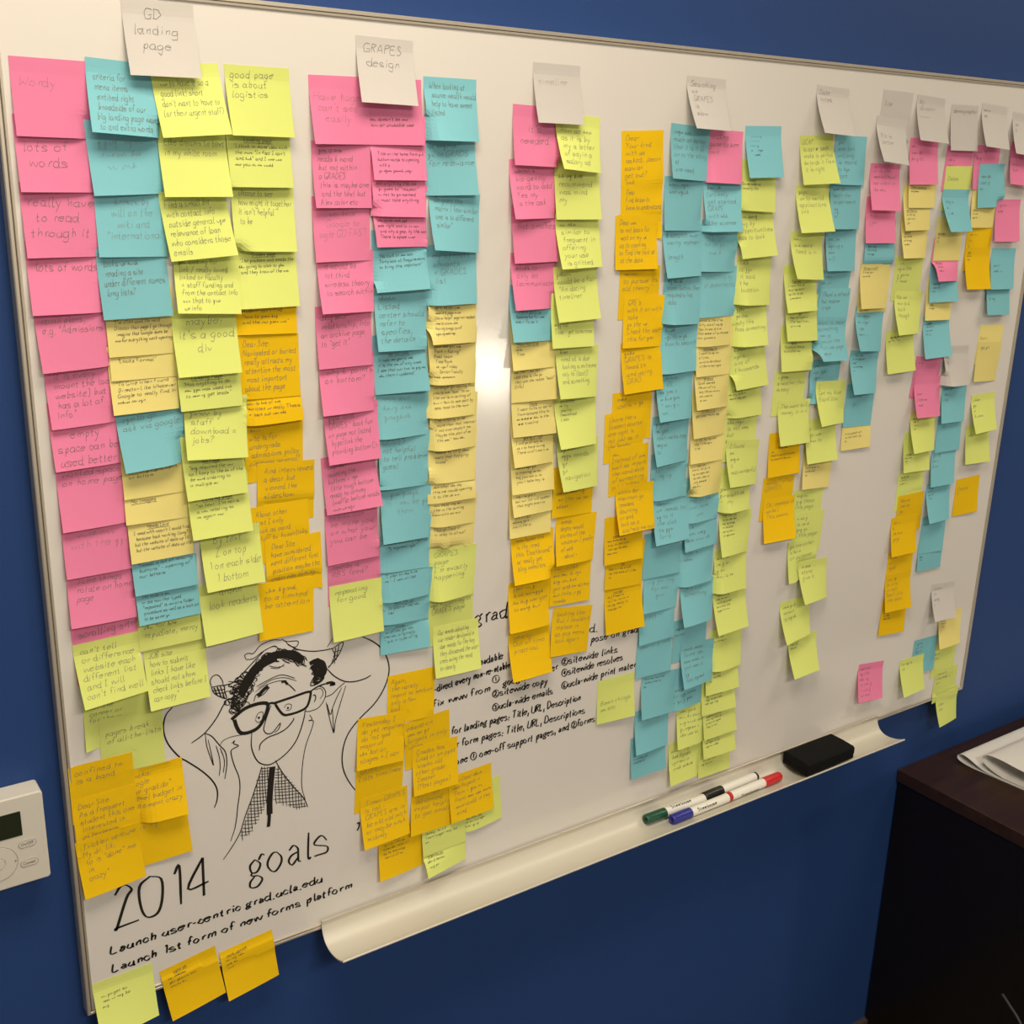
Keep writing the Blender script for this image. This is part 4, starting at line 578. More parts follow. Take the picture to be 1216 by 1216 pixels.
('B', 939.0, 314.0, 2.9, 20.9, 5.5, 0, 5, 76, '~~~ ~~~ ~~|sooner buttons than|required to find|data', 3, "blue note curling outward, fourth down the searching section's all-blue column"),
('B', 1004.4, 179.2, -0.1, 17.5, 13.7, 0, 4, 76, '~~~ ~~|(unlikely|get started|GRAPE|with ~~~|the science', 3, "blue note curling outward, second down the searching section's mixed blue and yellow column"),
('O', 866.8, 630.5, 0.4, 17.3, 11.5, 0, 0, 76, 'within her|maximum go|needed|daunting|or and|look as a|and help me out', 3, "orange note curling outward, tenth down the searching section's orange column"),
('B', 929.6, 243.3, -0.8, 17.0, 7.0, 0, 8, 76, '~ search ~~~|worry rather||length', 3, "blue note, third down the searching section's all-blue column"),
('P', 1001.4, 108.4, 1.4, 13.2, 8.4, 0, 2, 76, 'reading|gone to see|look', 3, "pink note, first down the searching section's mixed blue and yellow column"),
('O', 853.3, 301.2, -0.5, 1.0, 1.0, 0, 4, 42, '~~~~~|to pursue its|old theory"', 3, "orange note, fourth down the searching section's orange column"),
('B', 928.0, 175.6, 1.0, 8.2, 0.5, 0, 4, 76, '~~~~ ~~~|~~~ ~~~~', 3, "blue note, second down the searching section's all-blue column"),
('O', 863.6, 343.5, 0.7, 4.6, 1.4, 0, 0, 76, "GRE's|with it or with|take|~~ the ~~|Check the use|this for ~~~", 3, "orange note, fifth down the searching section's orange column"),
('B', 933.8, 104.4, 2.7, 15.3, 3.9, 0, 4, 76, '~~~~ ~~~|much an being|that it is it at|on to the story|at|one need', 3, "blue note, first down the searching section's all-blue column"),
('O', 843.5, 114.9, -3.0, 1.1, 2.9, 0, 0, 73, 'Dear|Your kind|with us|asked, Jason|saw an|get out?|ask', 3, "orange note, first down the searching section's orange column"),
('W', 958.2, 38.3, 0.8, 28.7, 19.3, 0, 0, 76, 'Searching|on|GRAPES|is|slow', 3, 'white header note reading Searching on GRAPES is slow'),
('O', 847.7, 187.5, -1.7, 0.5, 7.2, 0, 0, 42, 'Dear|Find below to|know to understand', 3, "orange note, second down the searching section's orange column"),
('O', 840.7, 229.5, -0.3, 4.9, 9.5, 0, 0, 76, 'Dear ~~~|to not learn for|wait on my ~~|us to opening|to find the look at|at the data', 3, "orange note, third down the searching section's orange column")]
GROUPS=['sticky notes of the GD landing page section', 'sticky notes of the GRAPES design section', 'sticky notes of the timeline section', 'sticky notes of the searching section', 'sticky notes of the date section', 'sticky notes under the double white header', 'sticky notes under the underlined header', 'sticky notes under the demographic header', 'sticky notes under the penultimate header', 'sticky notes under the last header', 'sticky notes along the far frame', 'sticky notes in the far bottom corner']
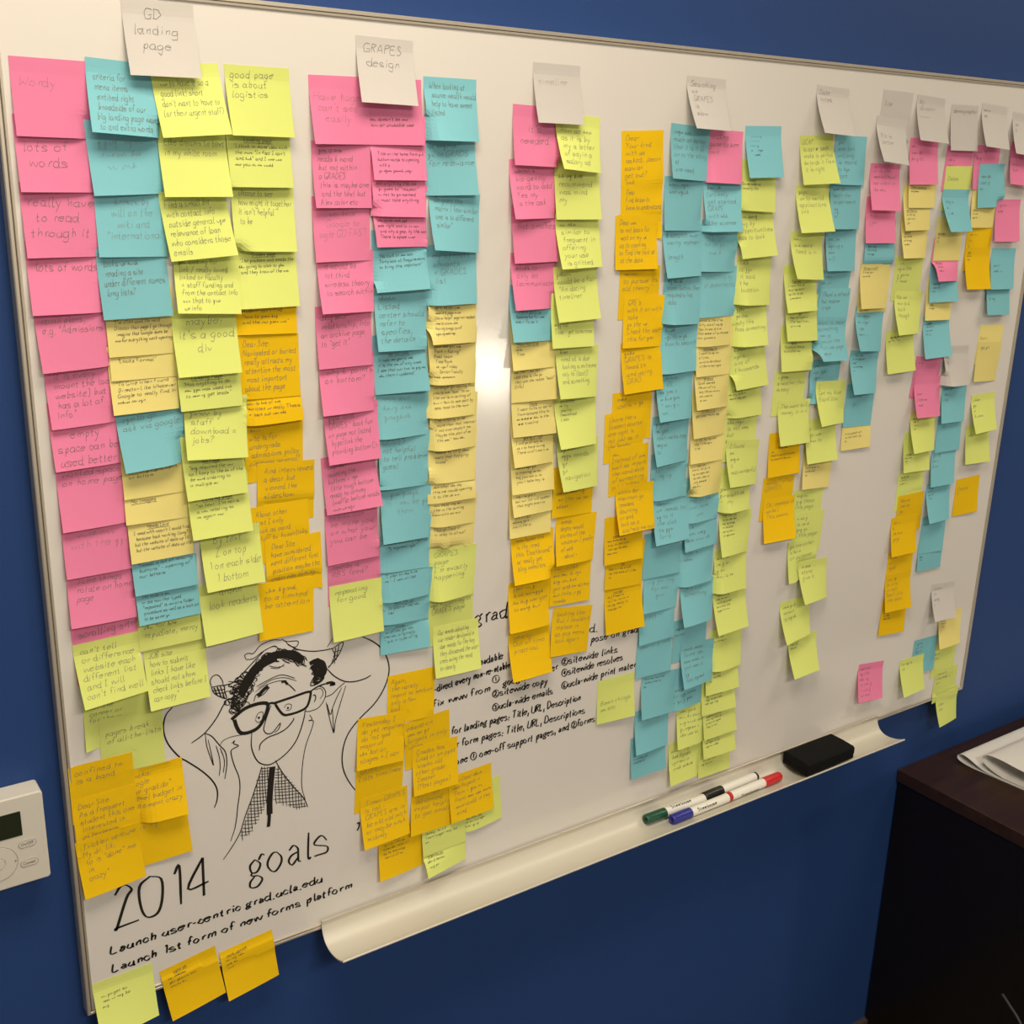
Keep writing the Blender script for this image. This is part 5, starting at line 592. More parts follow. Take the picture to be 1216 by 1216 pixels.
DRAWING=[(2.01,[(134.3,819.9),(126.0,827.6),(121.8,840.7),(122.2,855.2),(127.2,871.0),(139.2,890.5),(148.0,898.9),(165.8,917.6),(178.6,935.0),(184.7,950.5),(184.0,965.5),(179.8,975.9)]),(1.76,[(155.3,875.2),(172.7,866.3),(188.6,850.1),(199.0,833.9),(204.8,826.6)]),(1.26,[(173.5,866.5),(174.5,884.5),(178.9,903.6),(181.9,914.9),(180.4,901.0),(176.8,876.3)]),(1.51,[(173.5,866.5),(181.9,873.3),(190.7,887.6),(198.4,900.3),(199.5,918.6),(195.7,938.7)]),(1.26,[(186.6,887.9),(189.9,903.8),(190.5,919.0),(188.5,932.0)]),(1.26,[(191.9,892.4),(196.5,911.7),(194.2,929.1)]),(1.01,[(192.1,888.0),(196.5,883.3),(206.3,881.0),(217.5,881.7),(225.9,882.6)]),(1.51,[(207.3,890.8),(211.6,887.6),(210.0,891.6),(216.3,896.4),(206.8,899.7),(206.4,908.6),(209.8,924.7),(214.7,941.5),(215.3,960.1),(211.3,983.6),(209.2,998.5),(205.5,1016.0),(199.0,1032.7)]),(1.51,[(187.8,1056.6),(200.0,1042.5),(212.3,1024.6),(220.6,1002.2),(230.2,980.3),(240.0,955.3),(246.6,935.7)]),(1.26,[(316.7,878.4),(320.1,886.1),(314.9,887.1),(321.8,889.0),(319.1,900.7),(310.9,920.2),(305.8,940.7),(302.5,968.2),(302.8,987.4),(306.9,1004.7)]),(1.51,[(265.7,932.1),(275.3,953.6),(289.5,978.4),(304.0,1000.6),(310.3,1017.1)]),(1.76,[(235.0,883.6),(233.6,901.3),(237.2,917.6),(243.9,929.4),(255.3,935.8),(267.1,934.0),(282.2,926.0),(294.6,914.0),(302.5,899.2),(309.1,879.4),(310.3,870.5)]),(1.76,[(244.1,911.0),(246.5,902.0),(256.9,895.7),(271.6,893.7),(283.5,889.4),(292.6,881.1),(294.3,877.0)]),(1.51,[(263.0,850.5),(256.6,865.4),(252.7,876.4),(251.6,883.6),(255.7,889.9),(262.9,890.7),(268.9,885.4),(275.0,879.4),(272.4,887.2),(266.4,891.4)]),(5.03,[(208.9,857.1),(213.2,853.8),(227.6,845.8),(244.6,843.7),(256.0,845.7),(258.6,850.9),(253.8,864.6),(244.7,877.2),(231.7,881.2),(220.4,878.9),(215.3,869.2),(212.5,858.0)]),(3.27,[(258.7,848.5),(263.1,847.3),(268.0,849.1)]),(3.52,[(267.4,848.7),(271.8,848.3),(293.8,846.4),(316.2,844.5),(319.0,849.8),(313.5,865.2),(301.9,869.8),(287.1,870.5),(279.8,868.5),(274.2,861.0),(268.8,850.5)]),(2.26,[(316.1,846.0),(329.8,840.3),(342.0,838.8)]),(3.77,[(342.0,838.8),(349.7,839.1),(354.2,842.7),(347.4,842.3)]),(1.26,[(317.5,849.4),(322.2,843.0),(329.8,840.3),(337.3,843.7),(341.1,852.3),(338.4,862.4),(330.5,871.2),(321.4,873.4),(312.3,872.6),(311.6,867.8)]),(1.01,[(325.2,843.8),(334.3,844.5),(337.1,852.9),(332.4,859.4)]),(1.51,[(322.0,852.1),(325.0,851.3),(326.4,856.3),(323.8,861.8)]),(1.01,[(240.9,864.8),(244.6,857.7),(251.2,857.3),(249.9,867.2),(244.1,870.4),(240.3,865.5)]),(2.77,[(244.4,862.7),(246.6,865.1)]),(1.01,[(281.0,859.2),(284.7,854.7),(291.1,856.9),(289.7,863.6),(283.2,863.4)]),(2.77,[(285.1,859.6),(287.4,861.4)]),(1.26,[(239.7,839.4),(242.3,831.8),(246.7,828.5)]),(5.28,[(245.6,833.2),(251.0,828.1),(255.4,824.8),(260.3,822.7)]),(1.51,[(245.0,834.9),(253.7,831.7),(262.0,824.3)]),(3.52,[(278.5,821.6),(282.9,821.2),(287.1,826.7)]),(1.51,[(282.9,822.7),(290.0,828.9),(297.6,838.9)]),(1.26,[(244.2,819.0),(254.3,815.6),(271.7,811.0),(283.2,812.3),(297.6,820.3)]),(1.01,[(246.1,821.5),(265.8,814.6),(283.1,815.9),(299.5,824.4)]),(1.01,[(242.5,826.0),(254.1,820.6),(271.4,818.4),(285.9,820.4)]),(1.01,[(264.2,797.4),(275.0,800.6),(283.8,796.2)]),(1.01,[(262.3,794.0),(272.2,798.4),(283.7,799.1)]),(6.04,[(224.5,821.4),(229.4,805.1),(244.0,791.1),(258.5,781.4),(275.7,779.6),(293.0,782.1),(304.5,789.1),(307.7,798.8)]),(5.03,[(227.8,810.5),(238.3,794.1),(252.7,784.5),(272.7,783.3),(298.5,790.7)]),(3.52,[(249.8,788.1),(267.0,782.0),(284.1,785.9),(305.6,799.2)]),(1.51,[(209.8,809.0),(217.7,816.8),(209.3,820.5),(223.1,821.1),(211.6,828.4),(225.6,827.6),(214.0,837.8),(228.1,834.1),(208.3,840.7),(224.9,842.1),(234.2,823.8),(219.1,846.5),(205.3,844.3)]),(1.51,[(207.4,802.6),(220.9,808.8),(228.7,819.5),(215.1,813.2),(207.1,808.3),(223.8,805.2),(231.4,823.1)]),(1.51,[(232.4,800.0),(223.5,812.4),(234.7,812.2),(236.9,824.5),(228.4,828.3),(235.2,800.7),(239.7,825.3)]),(1.26,[(244.1,788.3),(237.8,804.2),(249.5,795.4),(246.3,803.4)]),(1.26,[(298.7,786.3),(310.0,800.8),(301.4,794.3),(311.6,798.2)]),(5.54,[(318.8,804.4),(327.8,802.0),(338.2,807.5),(339.5,816.8),(330.4,819.2),(324.6,811.8),(333.6,810.9)]),(1.76,[(321.4,818.5),(330.1,829.7),(323.9,837.3),(339.2,828.9),(333.0,835.0),(319.4,836.2),(327.3,823.0),(342.4,823.6),(330.5,816.2)]),(1.51,[(211.3,806.5),(227.0,795.8),(244.4,781.1),(256.1,772.2)]),(1.26,[(232.0,778.2),(230.3,772.0),(235.1,770.2),(242.0,771.8),(250.8,763.7),(260.8,760.2),(270.7,759.5),(280.7,762.3)]),(1.26,[(232.0,778.2),(241.7,779.0),(253.2,772.9),(267.6,768.1),(273.2,769.4),(275.9,774.6)]),(1.01,[(257.5,770.5),(270.4,768.7),(278.8,775.3)]),(1.26,[(280.7,760.3),(287.7,765.6),(302.2,767.9),(303.5,772.6),(299.0,776.1),(290.4,771.2),(286.3,765.3)]),(1.51,[(289.1,769.4),(301.8,779.6),(322.3,787.3),(340.2,789.8),(353.8,789.9)]),(1.26,[(351.7,791.0),(355.1,799.3),(350.3,811.8),(345.0,815.7)]),(1.51,[(351.7,791.0),(367.7,784.0),(366.0,792.7),(359.6,803.4),(345.6,816.8)]),(1.01,[(353.7,795.9),(363.8,795.2)]),(1.01,[(353.2,801.9),(361.2,801.3)]),(1.01,[(351.3,807.5),(358.0,807.6)]),(1.26,[(356.9,790.0),(354.8,812.9)]),(1.26,[(362.1,787.3),(357.4,807.4)]),(1.01,[(344.8,786.4),(352.6,776.1)]),(1.76,[(344.0,817.9),(354.4,831.1),(369.7,842.5),(385.3,846.4),(401.1,845.6),(409.1,842.8)]),(2.01,[(397.2,783.0),(411.3,792.2),(424.0,804.3),(433.5,820.5),(437.6,838.7),(434.9,855.4),(426.6,872.4),(413.4,888.1),(393.9,902.1),(377.7,916.8),(367.9,933.2),(363.4,954.4),(364.6,974.1),(371.6,994.1),(384.1,1016.1)]),(1.26,[(185.4,805.8),(183.8,796.8),(187.6,790.6),(194.3,790.8),(199.3,799.2),(200.3,806.6)]),(1.51,[(184.9,805.1),(200.3,806.6),(201.8,815.7),(203.5,825.4),(194.2,820.1),(187.7,813.6),(184.9,805.1)]),(1.76,[(188.1,806.5),(191.6,817.5)]),(1.76,[(192.2,806.3),(196.8,821.7)]),(1.51,[(196.3,806.5),(200.9,823.6)]),(1.26,[(186.6,810.4),(201.4,812.1)]),(1.26,[(189.0,814.8),(202.5,817.3)]),(1.51,[(200.3,806.6),(211.3,806.5)]),(1.26,[(340.9,858.5),(350.8,856.4),(360.2,849.5),(369.6,844.1)]),(1.26,[(341.3,866.3),(344.0,882.5),(349.6,909.1),(352.0,914.5),(354.5,897.8),(362.9,871.9),(371.1,849.1)]),(1.26,[(342.8,869.8),(347.0,886.4),(350.3,877.9),(356.8,864.1),(364.8,850.6)]),(1.26,[(350.3,877.9),(351.4,912.7)]),(8.56,[(261.6,940.2),(258.5,961.0),(255.6,988.4),(254.8,1010.3)]),(3.52,[(263.9,940.8),(262.1,949.6)]),(5.03,[(255.0,988.2),(254.1,1013.2),(252.3,1028.6)]),(2.52,[(384.3,1067.9),(388.2,1067.6),(386.8,1075.5),(384.1,1079.0)]),(11.07,[(225.9,821.8),(234.3,807.8),(245.3,792.9),(261.3,783.0),(278.5,781.7),(297.2,787.4),(307.7,798.2)]),(10.07,[(222.8,826.8),(229.6,813.9),(242.3,798.0),(255.4,789.5),(272.7,784.7)]),(11.58,[(324.1,805.7),(334.2,809.5),(338.2,819.0),(332.0,827.8)]),(5.03,[(321.7,808.1),(327.3,823.0),(323.9,834.3)]),(1.47,[(228.6,806.7),(227.6,811.3),(222.3,811.3)]),(1.19,[(234.7,803.1),(232.4,804.5),(229.6,802.6),(229.9,799.7)]),(1.1,[(219.9,822.2),(224.3,825.0),(224.7,828.9),(221.0,829.8),(217.8,826.8),(219.0,823.3)]),(1.01,[(211.8,828.4),(215.5,828.6),(218.1,831.4)]),(1.49,[(219.5,841.1),(220.8,844.8),(218.0,846.3),(214.7,844.1)]),(1.02,[(221.2,832.5),(220.0,835.8),(216.0,835.2),(214.1,831.6),(216.8,829.0),(221.6,830.3)]),(1.01,[(212.6,837.6),(209.8,833.4),(212.5,830.0),(218.2,831.1),(221.1,835.8)]),(1.24,[(207.8,835.9),(211.7,837.6),(212.8,840.9),(210.4,842.3)]),(1.02,[(213.1,832.5),(218.7,836.8),(218.3,842.0),(212.8,842.6),(208.7,838.0),(210.9,833.3)]),(1.49,[(219.2,825.1),(216.8,826.5),(213.9,824.6),(214.1,821.6)]),(1.46,[(207.8,841.9),(210.0,838.4),(215.3,839.2),(218.4,843.4),(216.4,846.7)]),(1.03,[(237.5,809.0),(242.0,814.2),(239.7,818.7)]),(1.36,[(210.8,832.1),(207.3,831.5),(205.7,828.2)]),(1.35,[(216.7,830.0),(214.1,830.8),(211.7,828.6),(212.6,825.9),(216.2,825.7),(219.1,828.4)]),(1.13,[(224.3,838.4),(228.0,836.6),(232.7,838.9),(233.7,843.0),(230.4,844.5)]),(1.02,[(230.5,808.0),(225.6,810.3),(220.2,806.6),(220.6,801.2),(226.8,800.0),(232.6,804.5)]),(1.46,[(216.4,835.2),(219.7,834.4),(223.0,836.6),(223.2,839.6),(220.5,840.2),(218.3,837.8)]),(1.23,[(211.8,833.2),(213.7,836.9),(211.4,839.0),(207.9,837.3)]),(1.15,[(229.1,793.7),(233.8,796.5),(234.2,800.7),(230.3,801.7),(226.8,798.6),(228.0,794.9)]),(1.48,[(237.2,806.7),(240.2,805.2),(244.1,807.0),(245.1,810.3),(242.5,811.5)]),(1.04,[(202.5,828.1),(206.7,826.4),(211.6,829.3),(212.2,833.6),(208.3,834.8)]),(1.15,[(217.3,806.9),(216.3,802.0),(220.9,799.8),(226.6,802.7),(227.7,807.8),(223.3,809.5)]),(1.1,[(227.4,829.7),(226.4,832.9),(222.6,832.5)]),(1.26,[(219.6,819.5),(217.0,816.6),(218.5,813.7),(222.9,814.0),(225.8,817.3)]),(1.43,[(212.9,815.4),(215.3,819.1),(213.2,821.6),(209.4,820.3),(208.5,816.6),(211.9,814.8)]),(1.43,[(238.8,796.7),(241.7,795.1),(245.6,796.9),(246.6,800.1),(244.1,801.3),(241.3,799.4)]),(1.48,[(217.5,833.0),(218.3,828.6),(223.6,828.1),(228.2,832.0),(227.3,836.3),(222.5,836.4)]),(1.11,[(203.9,826.3),(199.2,821.5),(201.3,816.3),(208.4,816.6),(213.1,822.2),(210.8,827.0)]),(1.5,[(229.2,826.2),(223.9,824.3),(222.5,819.4),(227.0,816.9)]),(1.28,[(219.9,832.2),(218.4,835.7),(214.0,835.0),(212.0,831.0),(215.0,828.2),(220.2,829.8)]),(1.46,[(210.6,820.1),(214.5,819.7),(217.8,822.5)]),(1.28,[(230.4,822.2),(232.2,827.3),(228.3,829.6)]),(1.15,[(213.5,817.8),(218.1,814.3),(225.1,817.0),(227.3,823.0),(222.7,825.9)]),(1.08,[(218.6,803.4),(223.3,804.2),(226.0,807.9),(224.2,810.7),(220.2,809.5),(219.0,805.9)]),(1.46,[(232.9,814.1),(237.4,814.1),(240.9,817.5)]),(1.45,[(207.2,828.0),(210.7,826.4),(215.0,828.7),(215.8,832.4),(212.7,833.6),(209.5,831.1)]),(1.2,[(219.2,821.6),(222.2,817.9),(228.3,819.2),(231.4,824.3)]),(1.17,[(216.9,825.4),(219.7,822.8),(224.7,824.3),(226.8,828.4),(224.1,830.7)]),(1.23,[(221.8,827.2),(217.0,827.1),(214.0,823.0),(216.6,819.4),(222.4,820.4)]),(1.13,[(210.0,841.3),(212.7,838.1),(218.2,839.3),(221.0,843.9),(218.4,846.9),(213.7,845.1)]),(1.15,[(232.2,815.8),(225.7,814.5),(222.9,808.7),(227.4,805.0),(234.6,807.4),(237.2,813.5)]),(1.07,[(230.7,812.9),(231.2,815.5),(229.1,816.3),(227.0,814.5),(227.8,812.2)]),(1.19,[(214.1,818.1),(217.9,816.0),(222.8,818.4),(224.0,822.6)]),(1.28,[(216.5,841.6),(216.4,847.1),(210.9,847.9)]),(1.33,[(219.0,811.4),(226.0,814.2),(228.1,820.2),(223.5,823.0),(217.6,819.6),(217.4,813.9)]),(1.39,[(219.9,811.7),(220.5,815.8),(216.8,817.0),(213.3,814.0),(214.3,810.2)]),(1.46,[(227.3,804.3),(223.6,799.9),(226.1,795.6),(232.5,796.4)]),(1.22,[(214.5,824.1),(212.8,827.6),(208.2,826.8)]),(1.02,[(214.4,840.7),(218.4,845.2),(216.7,849.3),(211.5,848.4),(209.1,843.8),(212.4,840.6)]),(1.12,[(250.1,802.6),(245.6,805.0),(240.2,801.7)]),(1.31,[(232.2,813.1),(232.3,816.1),(229.4,816.6),(227.2,814.2),(228.5,811.6),(232.3,811.8)]),(1.38,[(227.9,805.4),(232.9,803.7),(238.3,807.0),(238.7,811.8),(234.1,813.0)]),(1.22,[(206.3,831.0),(207.2,834.0),(204.9,835.2),(202.3,833.4),(202.7,830.6)]),(1.08,[(216.9,805.5),(223.9,807.1),(227.2,812.8),(223.7,816.5),(217.7,814.3)]),(1.32,[(213.0,827.4),(213.2,831.8),(209.0,832.7),(205.5,829.2),(206.9,825.3)]),(1.41,[(210.7,850.0),(206.4,844.8),(209.0,839.9),(216.2,840.8),(220.5,846.6)]),(1.3,[(220.6,822.8),(218.3,825.1),(214.5,823.4)]),(1.25,[(217.4,846.3),(212.2,842.4),(213.0,837.1),(219.2,836.3),(224.6,841.0)]),(1.48,[(201.1,834.5),(200.7,829.2),(206.3,827.4),(212.2,831.3),(212.4,836.7),(207.1,837.9)]),(1.42,[(230.8,814.7),(228.9,818.6),(223.7,817.6),(221.4,813.0)]),(1.36,[(216.3,819.3),(212.4,814.2),(215.2,809.6),(222.2,810.6),(226.1,816.2),(223.2,820.4)]),(1.49,[(214.5,823.2),(211.5,819.0),(214.0,815.4),(219.8,816.4),(223.0,821.0)]),(1.06,[(214.7,810.2),(218.9,813.1),(219.1,816.9)]),(1.18,[(220.5,836.2),(219.7,840.7),(214.8,840.8),(211.5,836.5),(213.9,832.7),(219.8,833.5)]),(1.5,[(260.6,788.0),(264.0,787.7),(265.4,785.9)]),(1.09,[(234.3,819.7),(237.6,817.0),(238.3,813.6)]),(1.27,[(294.9,791.9),(300.8,792.4),(305.7,791.2)]),(1.36,[(287.4,790.7),(291.7,794.4),(296.8,796.7)]),(1.19,[(307.7,791.0),(312.2,792.6),(315.1,797.8)]),(1.07,[(309.3,795.7),(313.0,795.7),(316.0,799.7)]),(1.06,[(254.9,793.5),(258.1,791.7),(259.0,789.0)]),(1.72,[(305.4,799.8),(309.4,804.0),(314.5,807.0)]),(1.35,[(277.7,787.2),(282.0,787.4),(285.0,785.9)]),(1.4,[(280.4,779.7),(286.6,780.4),(292.2,785.1)]),(1.08,[(243.8,787.2),(245.8,782.4),(250.0,780.9)]),(1.04,[(255.6,780.2),(258.8,776.4),(263.7,776.3)]),(1.74,[(294.9,789.8),(297.3,792.4),(300.3,793.4)]),(1.6,[(237.6,808.9),(240.7,804.4),(241.2,799.6)]),(1.02,[(226.3,811.3),(227.9,808.3),(231.2,809.1)]),(1.11,[(266.4,786.8),(270.7,789.2),(275.0,789.8)]),(1.43,[(230.7,824.1),(236.2,822.6),(239.9,819.6)]),(1.24,[(235.1,811.9),(239.8,810.0),(242.5,806.7)]),(1.74,[(228.9,808.1),(231.2,803.5),(235.6,802.3)]),(1.16,[(279.1,784.3),(281.9,786.2),(284.6,786.2)]),(1.29,[(246.9,801.4),(249.1,796.8),(248.6,792.4)]),(1.44,[(290.6,779.3),(296.1,780.4),(300.7,785.3)]),(1.62,[(252.6,781.7),(255.0,779.2),(258.7,780.8)]),(1.38,[(247.9,786.7),(248.8,783.6),(251.7,783.9)]),(1.03,[(242.6,792.0),(245.0,788.4),(249.2,788.4)]),(1.72,[(223.7,813.7),(224.0,810.0),(226.6,809.1)]),(1.13,[(229.0,822.2),(231.2,819.2),(230.6,816.1)]),(1.14,[(272.3,776.7),(274.9,773.2),(279.2,773.6)]),(1.26,[(282.7,788.5),(286.7,790.9),(290.8,791.7)]),(1.59,[(253.6,782.4),(255.6,778.9),(259.5,779.1)]),(1.62,[(299.7,798.3),(300.8,801.7),(303.9,804.6)]),(1.18,[(251.7,784.9),(252.6,779.2),(256.1,776.3)]),(1.16,[(282.4,786.9),(286.1,788.4),(289.3,788.1)]),(1.62,[(269.1,788.0),(272.8,790.4),(276.6,790.9)]),(1.63,[(295.6,782.0),(298.7,781.2),(301.7,784.5)]),(1.22,[(258.7,781.1),(261.4,776.9),(266.0,776.3)]),(1.08,[(300.0,795.9),(302.7,800.4),(307.1,804.1)]),(1.62,[(234.3,802.9),(236.2,798.7),(240.1,797.9)]),(1.42,[(223.0,816.7),(223.9,812.4),(227.2,811.1)]),(1.53,[(280.5,788.7),(285.1,793.4),(291.0,796.9)]),(1.52,[(279.5,776.3),(284.1,775.6),(288.7,779.0)]),(1.47,[(264.4,786.4),(269.3,784.8),(272.2,781.9)]),(1.55,[(296.8,791.7),(297.1,795.7),(299.9,800.1)]),(1.53,[(225.3,812.4),(229.1,808.7),(234.3,808.8)]),(1.26,[(300.2,784.9),(303.5,785.0),(306.0,788.9)]),(1.14,[(291.4,789.7),(295.6,790.3),(298.7,789.2)]),(1.09,[(275.6,775.6),(279.3,774.3),(283.3,777.1)]),(1.61,[(280.6,785.7),(284.5,786.8),(287.5,786.1)]),(1.59,[(293.8,780.3),(298.1,778.6),(303.1,781.1)]),(1.42,[(234.5,799.3),(236.5,795.1),(240.6,794.3)]),(1.23,[(250.0,784.9),(253.6,781.0),(258.9,780.9)]),(1.43,[(244.3,799.8),(246.1,797.3),(245.0,795.1)]),(1.6,[(271.0,778.0),(273.0,775.8),(276.2,777.7)]),(1.73,[(243.1,791.4),(244.8,786.3),(248.9,784.4)]),(1.53,[(248.3,797.8),(251.8,797.9),(253.9,796.5)]),(1.09,[(294.0,791.7),(298.6,795.0),(303.8,796.7)]),(1.56,[(248.4,797.1),(252.1,794.0),(253.3,790.0)]),(1.48,[(295.8,781.7),(301.7,784.6),(306.1,791.1)]),(1.25,[(307.9,793.4),(311.0,796.0),(311.5,801.0)]),(1.01,[(232.1,804.8),(234.9,802.0),(239.0,803.0)]),(1.27,[(304.7,798.8),(308.3,801.8),(312.5,803.1)]),(1.09,[(286.4,789.6),(289.3,792.8),(293.2,794.6)]),(1.11,[(262.5,789.1),(265.8,787.4),(266.7,784.7)]),(1.65,[(304.7,789.0),(308.7,790.2),(311.4,795.1)]),(1.55,[(262.5,779.5),(266.2,779.6),(269.2,783.6)]),(1.64,[(229.5,806.5),(229.6,803.0),(232.1,802.3)]),(1.01,[(300.3,787.1),(305.7,789.7),(309.7,795.8)]),(1.73,[(289.0,790.7),(293.7,791.3),(297.4,790.2)]),(1.34,[(301.0,788.0),(307.1,790.2),(312.1,796.2)]),(1.36,[(254.9,779.0),(258.7,775.5),(263.9,775.9)]),(1.44,[(333.1,816.4),(336.4,820.0),(335.3,824.1)]),(1.42,[(329.3,822.9),(334.4,826.3),(334.7,832.0),(329.8,833.8),(325.2,829.7),(325.8,824.2)]),(1.46,[(339.2,816.9),(336.2,820.7),(330.9,819.0),(329.0,813.5)]),(1.19,[(328.9,822.1),(330.1,824.9),(328.4,826.8),(325.7,825.7),(324.9,822.8),(326.9,821.3)]),(1.34,[(321.2,821.0),(322.6,818.0),(326.2,818.5)]),(1.02,[(334.7,807.4),(330.3,808.9),(326.1,805.2),(326.7,800.3),(331.5,799.5),(335.2,803.7)]),(1.49,[(337.3,817.5),(333.7,821.1),(328.2,818.7),(326.8,812.9),(331.1,810.1),(336.3,813.3)]),(1.02,[(336.8,823.1),(336.3,829.1),(330.7,830.1),(326.1,825.1)]),(1.17,[(333.1,819.8),(328.2,819.6),(325.2,815.0),(327.4,811.0)]),(1.05,[(337.7,829.3),(335.6,833.5),(330.4,832.6)]),(1.28,[(331.5,830.5),(327.9,825.0),(330.4,820.2),(336.3,821.3),(339.2,827.2),(335.8,831.4)]),(1.28,[(330.3,816.3),(333.3,815.1),(336.2,817.6),(336.0,821.0),(332.7,821.7),(330.1,818.8)]),(1.39,[(332.7,825.1),(335.1,826.5),(335.5,829.1),(333.5,830.2),(331.2,828.5),(331.2,825.9)]),(1.41,[(329.8,837.0),(326.5,834.5),(326.6,830.8),(329.9,829.9)]),(1.16,[(333.1,824.1),(332.1,821.4),(333.8,819.8),(336.3,821.0),(336.9,823.7),(334.9,824.9)]),(1.15,[(335.1,820.7),(335.1,825.4),(330.9,826.6),(327.2,823.0),(327.9,818.6),(332.3,818.1)]),(1.05,[(336.7,825.2),(330.7,823.6),(328.3,817.5),(332.1,813.6),(337.9,816.1),(339.5,822.4)]),(1.26,[(330.8,819.5),(333.6,819.4),(335.4,822.1),(334.3,824.5),(331.5,824.1)]),(1.29,[(328.0,817.7),(326.5,813.2),(329.4,810.6),(333.6,812.7)]),(1.45,[(327.3,814.5),(329.8,816.6),(329.6,819.5),(326.9,820.1),(324.6,817.7)]),(1.38,[(332.5,823.5),(328.5,818.9),(330.0,813.9),(335.3,814.0),(338.7,819.0)]),(1.4,[(328.7,823.9),(326.1,821.5),(326.5,818.5),(329.4,818.0),(331.7,820.7)]),(1.31,[(323.7,804.8),(323.4,810.4),(318.2,811.6)]),(1.36,[(336.4,818.6),(332.3,818.6),(329.6,814.8),(331.3,811.2),(335.5,811.9),(337.6,816.0)]),(1.21,[(329.0,807.9),(326.3,810.3),(322.4,808.4),(321.6,804.3),(324.8,802.4),(328.4,804.8)]),(1.04,[(328.4,813.7),(327.7,816.4),(324.8,816.4)]),(1.01,[(254.5,938.1),(254.0,952.6),(254.7,967.4)]),(1.01,[(250.4,936.0),(250.0,963.0),(250.8,990.6)]),(1.01,[(246.8,936.9),(246.4,967.2),(247.2,998.1)]),(1.01,[(243.0,945.2),(242.6,974.9),(243.3,1005.4)]),(1.01,[(238.8,955.9),(238.4,982.4),(239.1,1009.5)]),(1.01,[(234.3,970.5),(233.9,994.5),(234.5,1019.1)]),(1.01,[(229.5,981.8),(228.9,1003.5),(229.6,1025.8)]),(1.01,[(224.9,997.0),(224.4,1014.4),(225.0,1032.1)]),(1.01,[(220.5,1007.6),(219.9,1019.3),(220.5,1031.4)]),(1.01,[(215.6,1020.8),(215.0,1028.7),(215.6,1036.9)]),(1.01,[(245.7,937.8),(251.7,939.6),(257.8,940.1)]),(1.01,[(243.7,941.8),(251.0,943.9),(258.3,944.7)]),(1.01,[(243.3,945.6),(251.4,947.8),(259.4,948.7)]),(1.01,[(241.7,949.5),(250.4,951.8),(259.1,952.9)]),(1.01,[(237.9,953.3),(247.6,955.9),(257.3,957.2)]),(1.01,[(239.0,958.4),(248.0,960.9),(257.0,962.1)]),(1.01,[(235.9,963.2),(246.2,965.9),(256.6,967.4)]),(1.01,[(235.2,968.0),(246.0,970.9),(256.9,972.5)]),(1.01,[(233.6,972.5),(243.3,975.2),(253.1,976.5)]),(1.01,[(231.1,977.4),(243.6,980.6),(256.2,982.6)]),(1.01,[(228.4,982.2),(241.6,985.6),(254.9,987.8)]),(1.01,[(226.1,986.2),(238.5,989.5),(250.9,991.5)]),(1.01,[(225.0,991.5),(235.6,994.4),(246.3,996.1)]),(1.01,[(224.8,995.4),(236.2,998.6),(247.7,1000.4)]),(1.01,[(222.7,999.6),(232.8,1002.4),(242.9,1004.0)]),(1.01,[(221.3,1004.0),(230.6,1006.7),(239.9,1008.1)]),(1.01,[(219.8,1008.5),(229.9,1011.4),(240.1,1013.1)]),(1.01,[(216.8,1012.9),(226.7,1015.8),(236.7,1017.4)]),(1.01,[(215.5,1018.3),(223.1,1020.7),(230.7,1021.7)]),(1.01,[(212.6,1023.1),(221.6,1025.7),(230.5,1027.2)]),(1.01,[(212.4,1027.9),(217.9,1029.8),(223.3,1030.4)]),(1.01,[(305.8,1008.6),(305.2,1012.0),(305.9,1015.7)]),(1.01,[(301.3,995.9),(300.8,1005.2),(301.6,1014.9)]),(1.01,[(297.4,990.4),(297.0,1003.1),(297.9,1016.2)]),(1.01,[(293.3,983.5),(292.9,999.4),(293.8,1015.8)]),(1.01,[(288.7,974.1),(288.4,992.3),(289.2,1010.9)]),(1.01,[(283.9,967.4),(283.6,988.0),(284.5,1009.0)]),(1.01,[(278.7,957.4),(278.4,981.2),(279.3,1005.6)]),(1.01,[(273.9,951.4),(273.6,976.9),(274.5,1003.1)]),(1.01,[(269.2,942.0),(269.0,969.4),(269.8,997.3)]),(1.01,[(264.5,965.2),(264.0,981.3),(264.8,997.7)]),(1.01,[(265.8,944.9),(269.1,946.2),(272.4,946.2)]),(1.01,[(264.7,949.6),(269.2,951.1),(273.8,951.4)]),(1.01,[(264.2,953.3),(270.7,955.2),(277.2,955.8)]),(1.01,[(262.9,957.2),(272.3,959.7),(281.8,961.0)]),(1.01,[(263.5,962.7),(274.3,965.5),(285.2,967.0)]),(1.01,[(263.3,966.7),(276.0,969.9),(288.8,971.8)]),(1.01,[(262.1,971.2),(276.9,974.8),(291.9,977.2)]),(1.01,[(262.2,975.1),(278.1,979.0),(294.2,981.7)]),(1.01,[(263.4,979.7),(280.6,983.9),(298.0,986.9)]),(1.01,[(261.7,984.0),(281.1,988.7),(300.8,992.2)]),(1.01,[(260.2,988.9),(281.3,993.9),(302.7,997.8)]),(1.01,[(264.2,995.0),(285.2,1000.2),(306.5,1004.1)]),(1.01,[(281.0,1004.1),(293.4,1007.5),(305.9,1009.5)]),(1.01,[(288.2,1010.0),(298.4,1012.8),(308.7,1014.4)])]
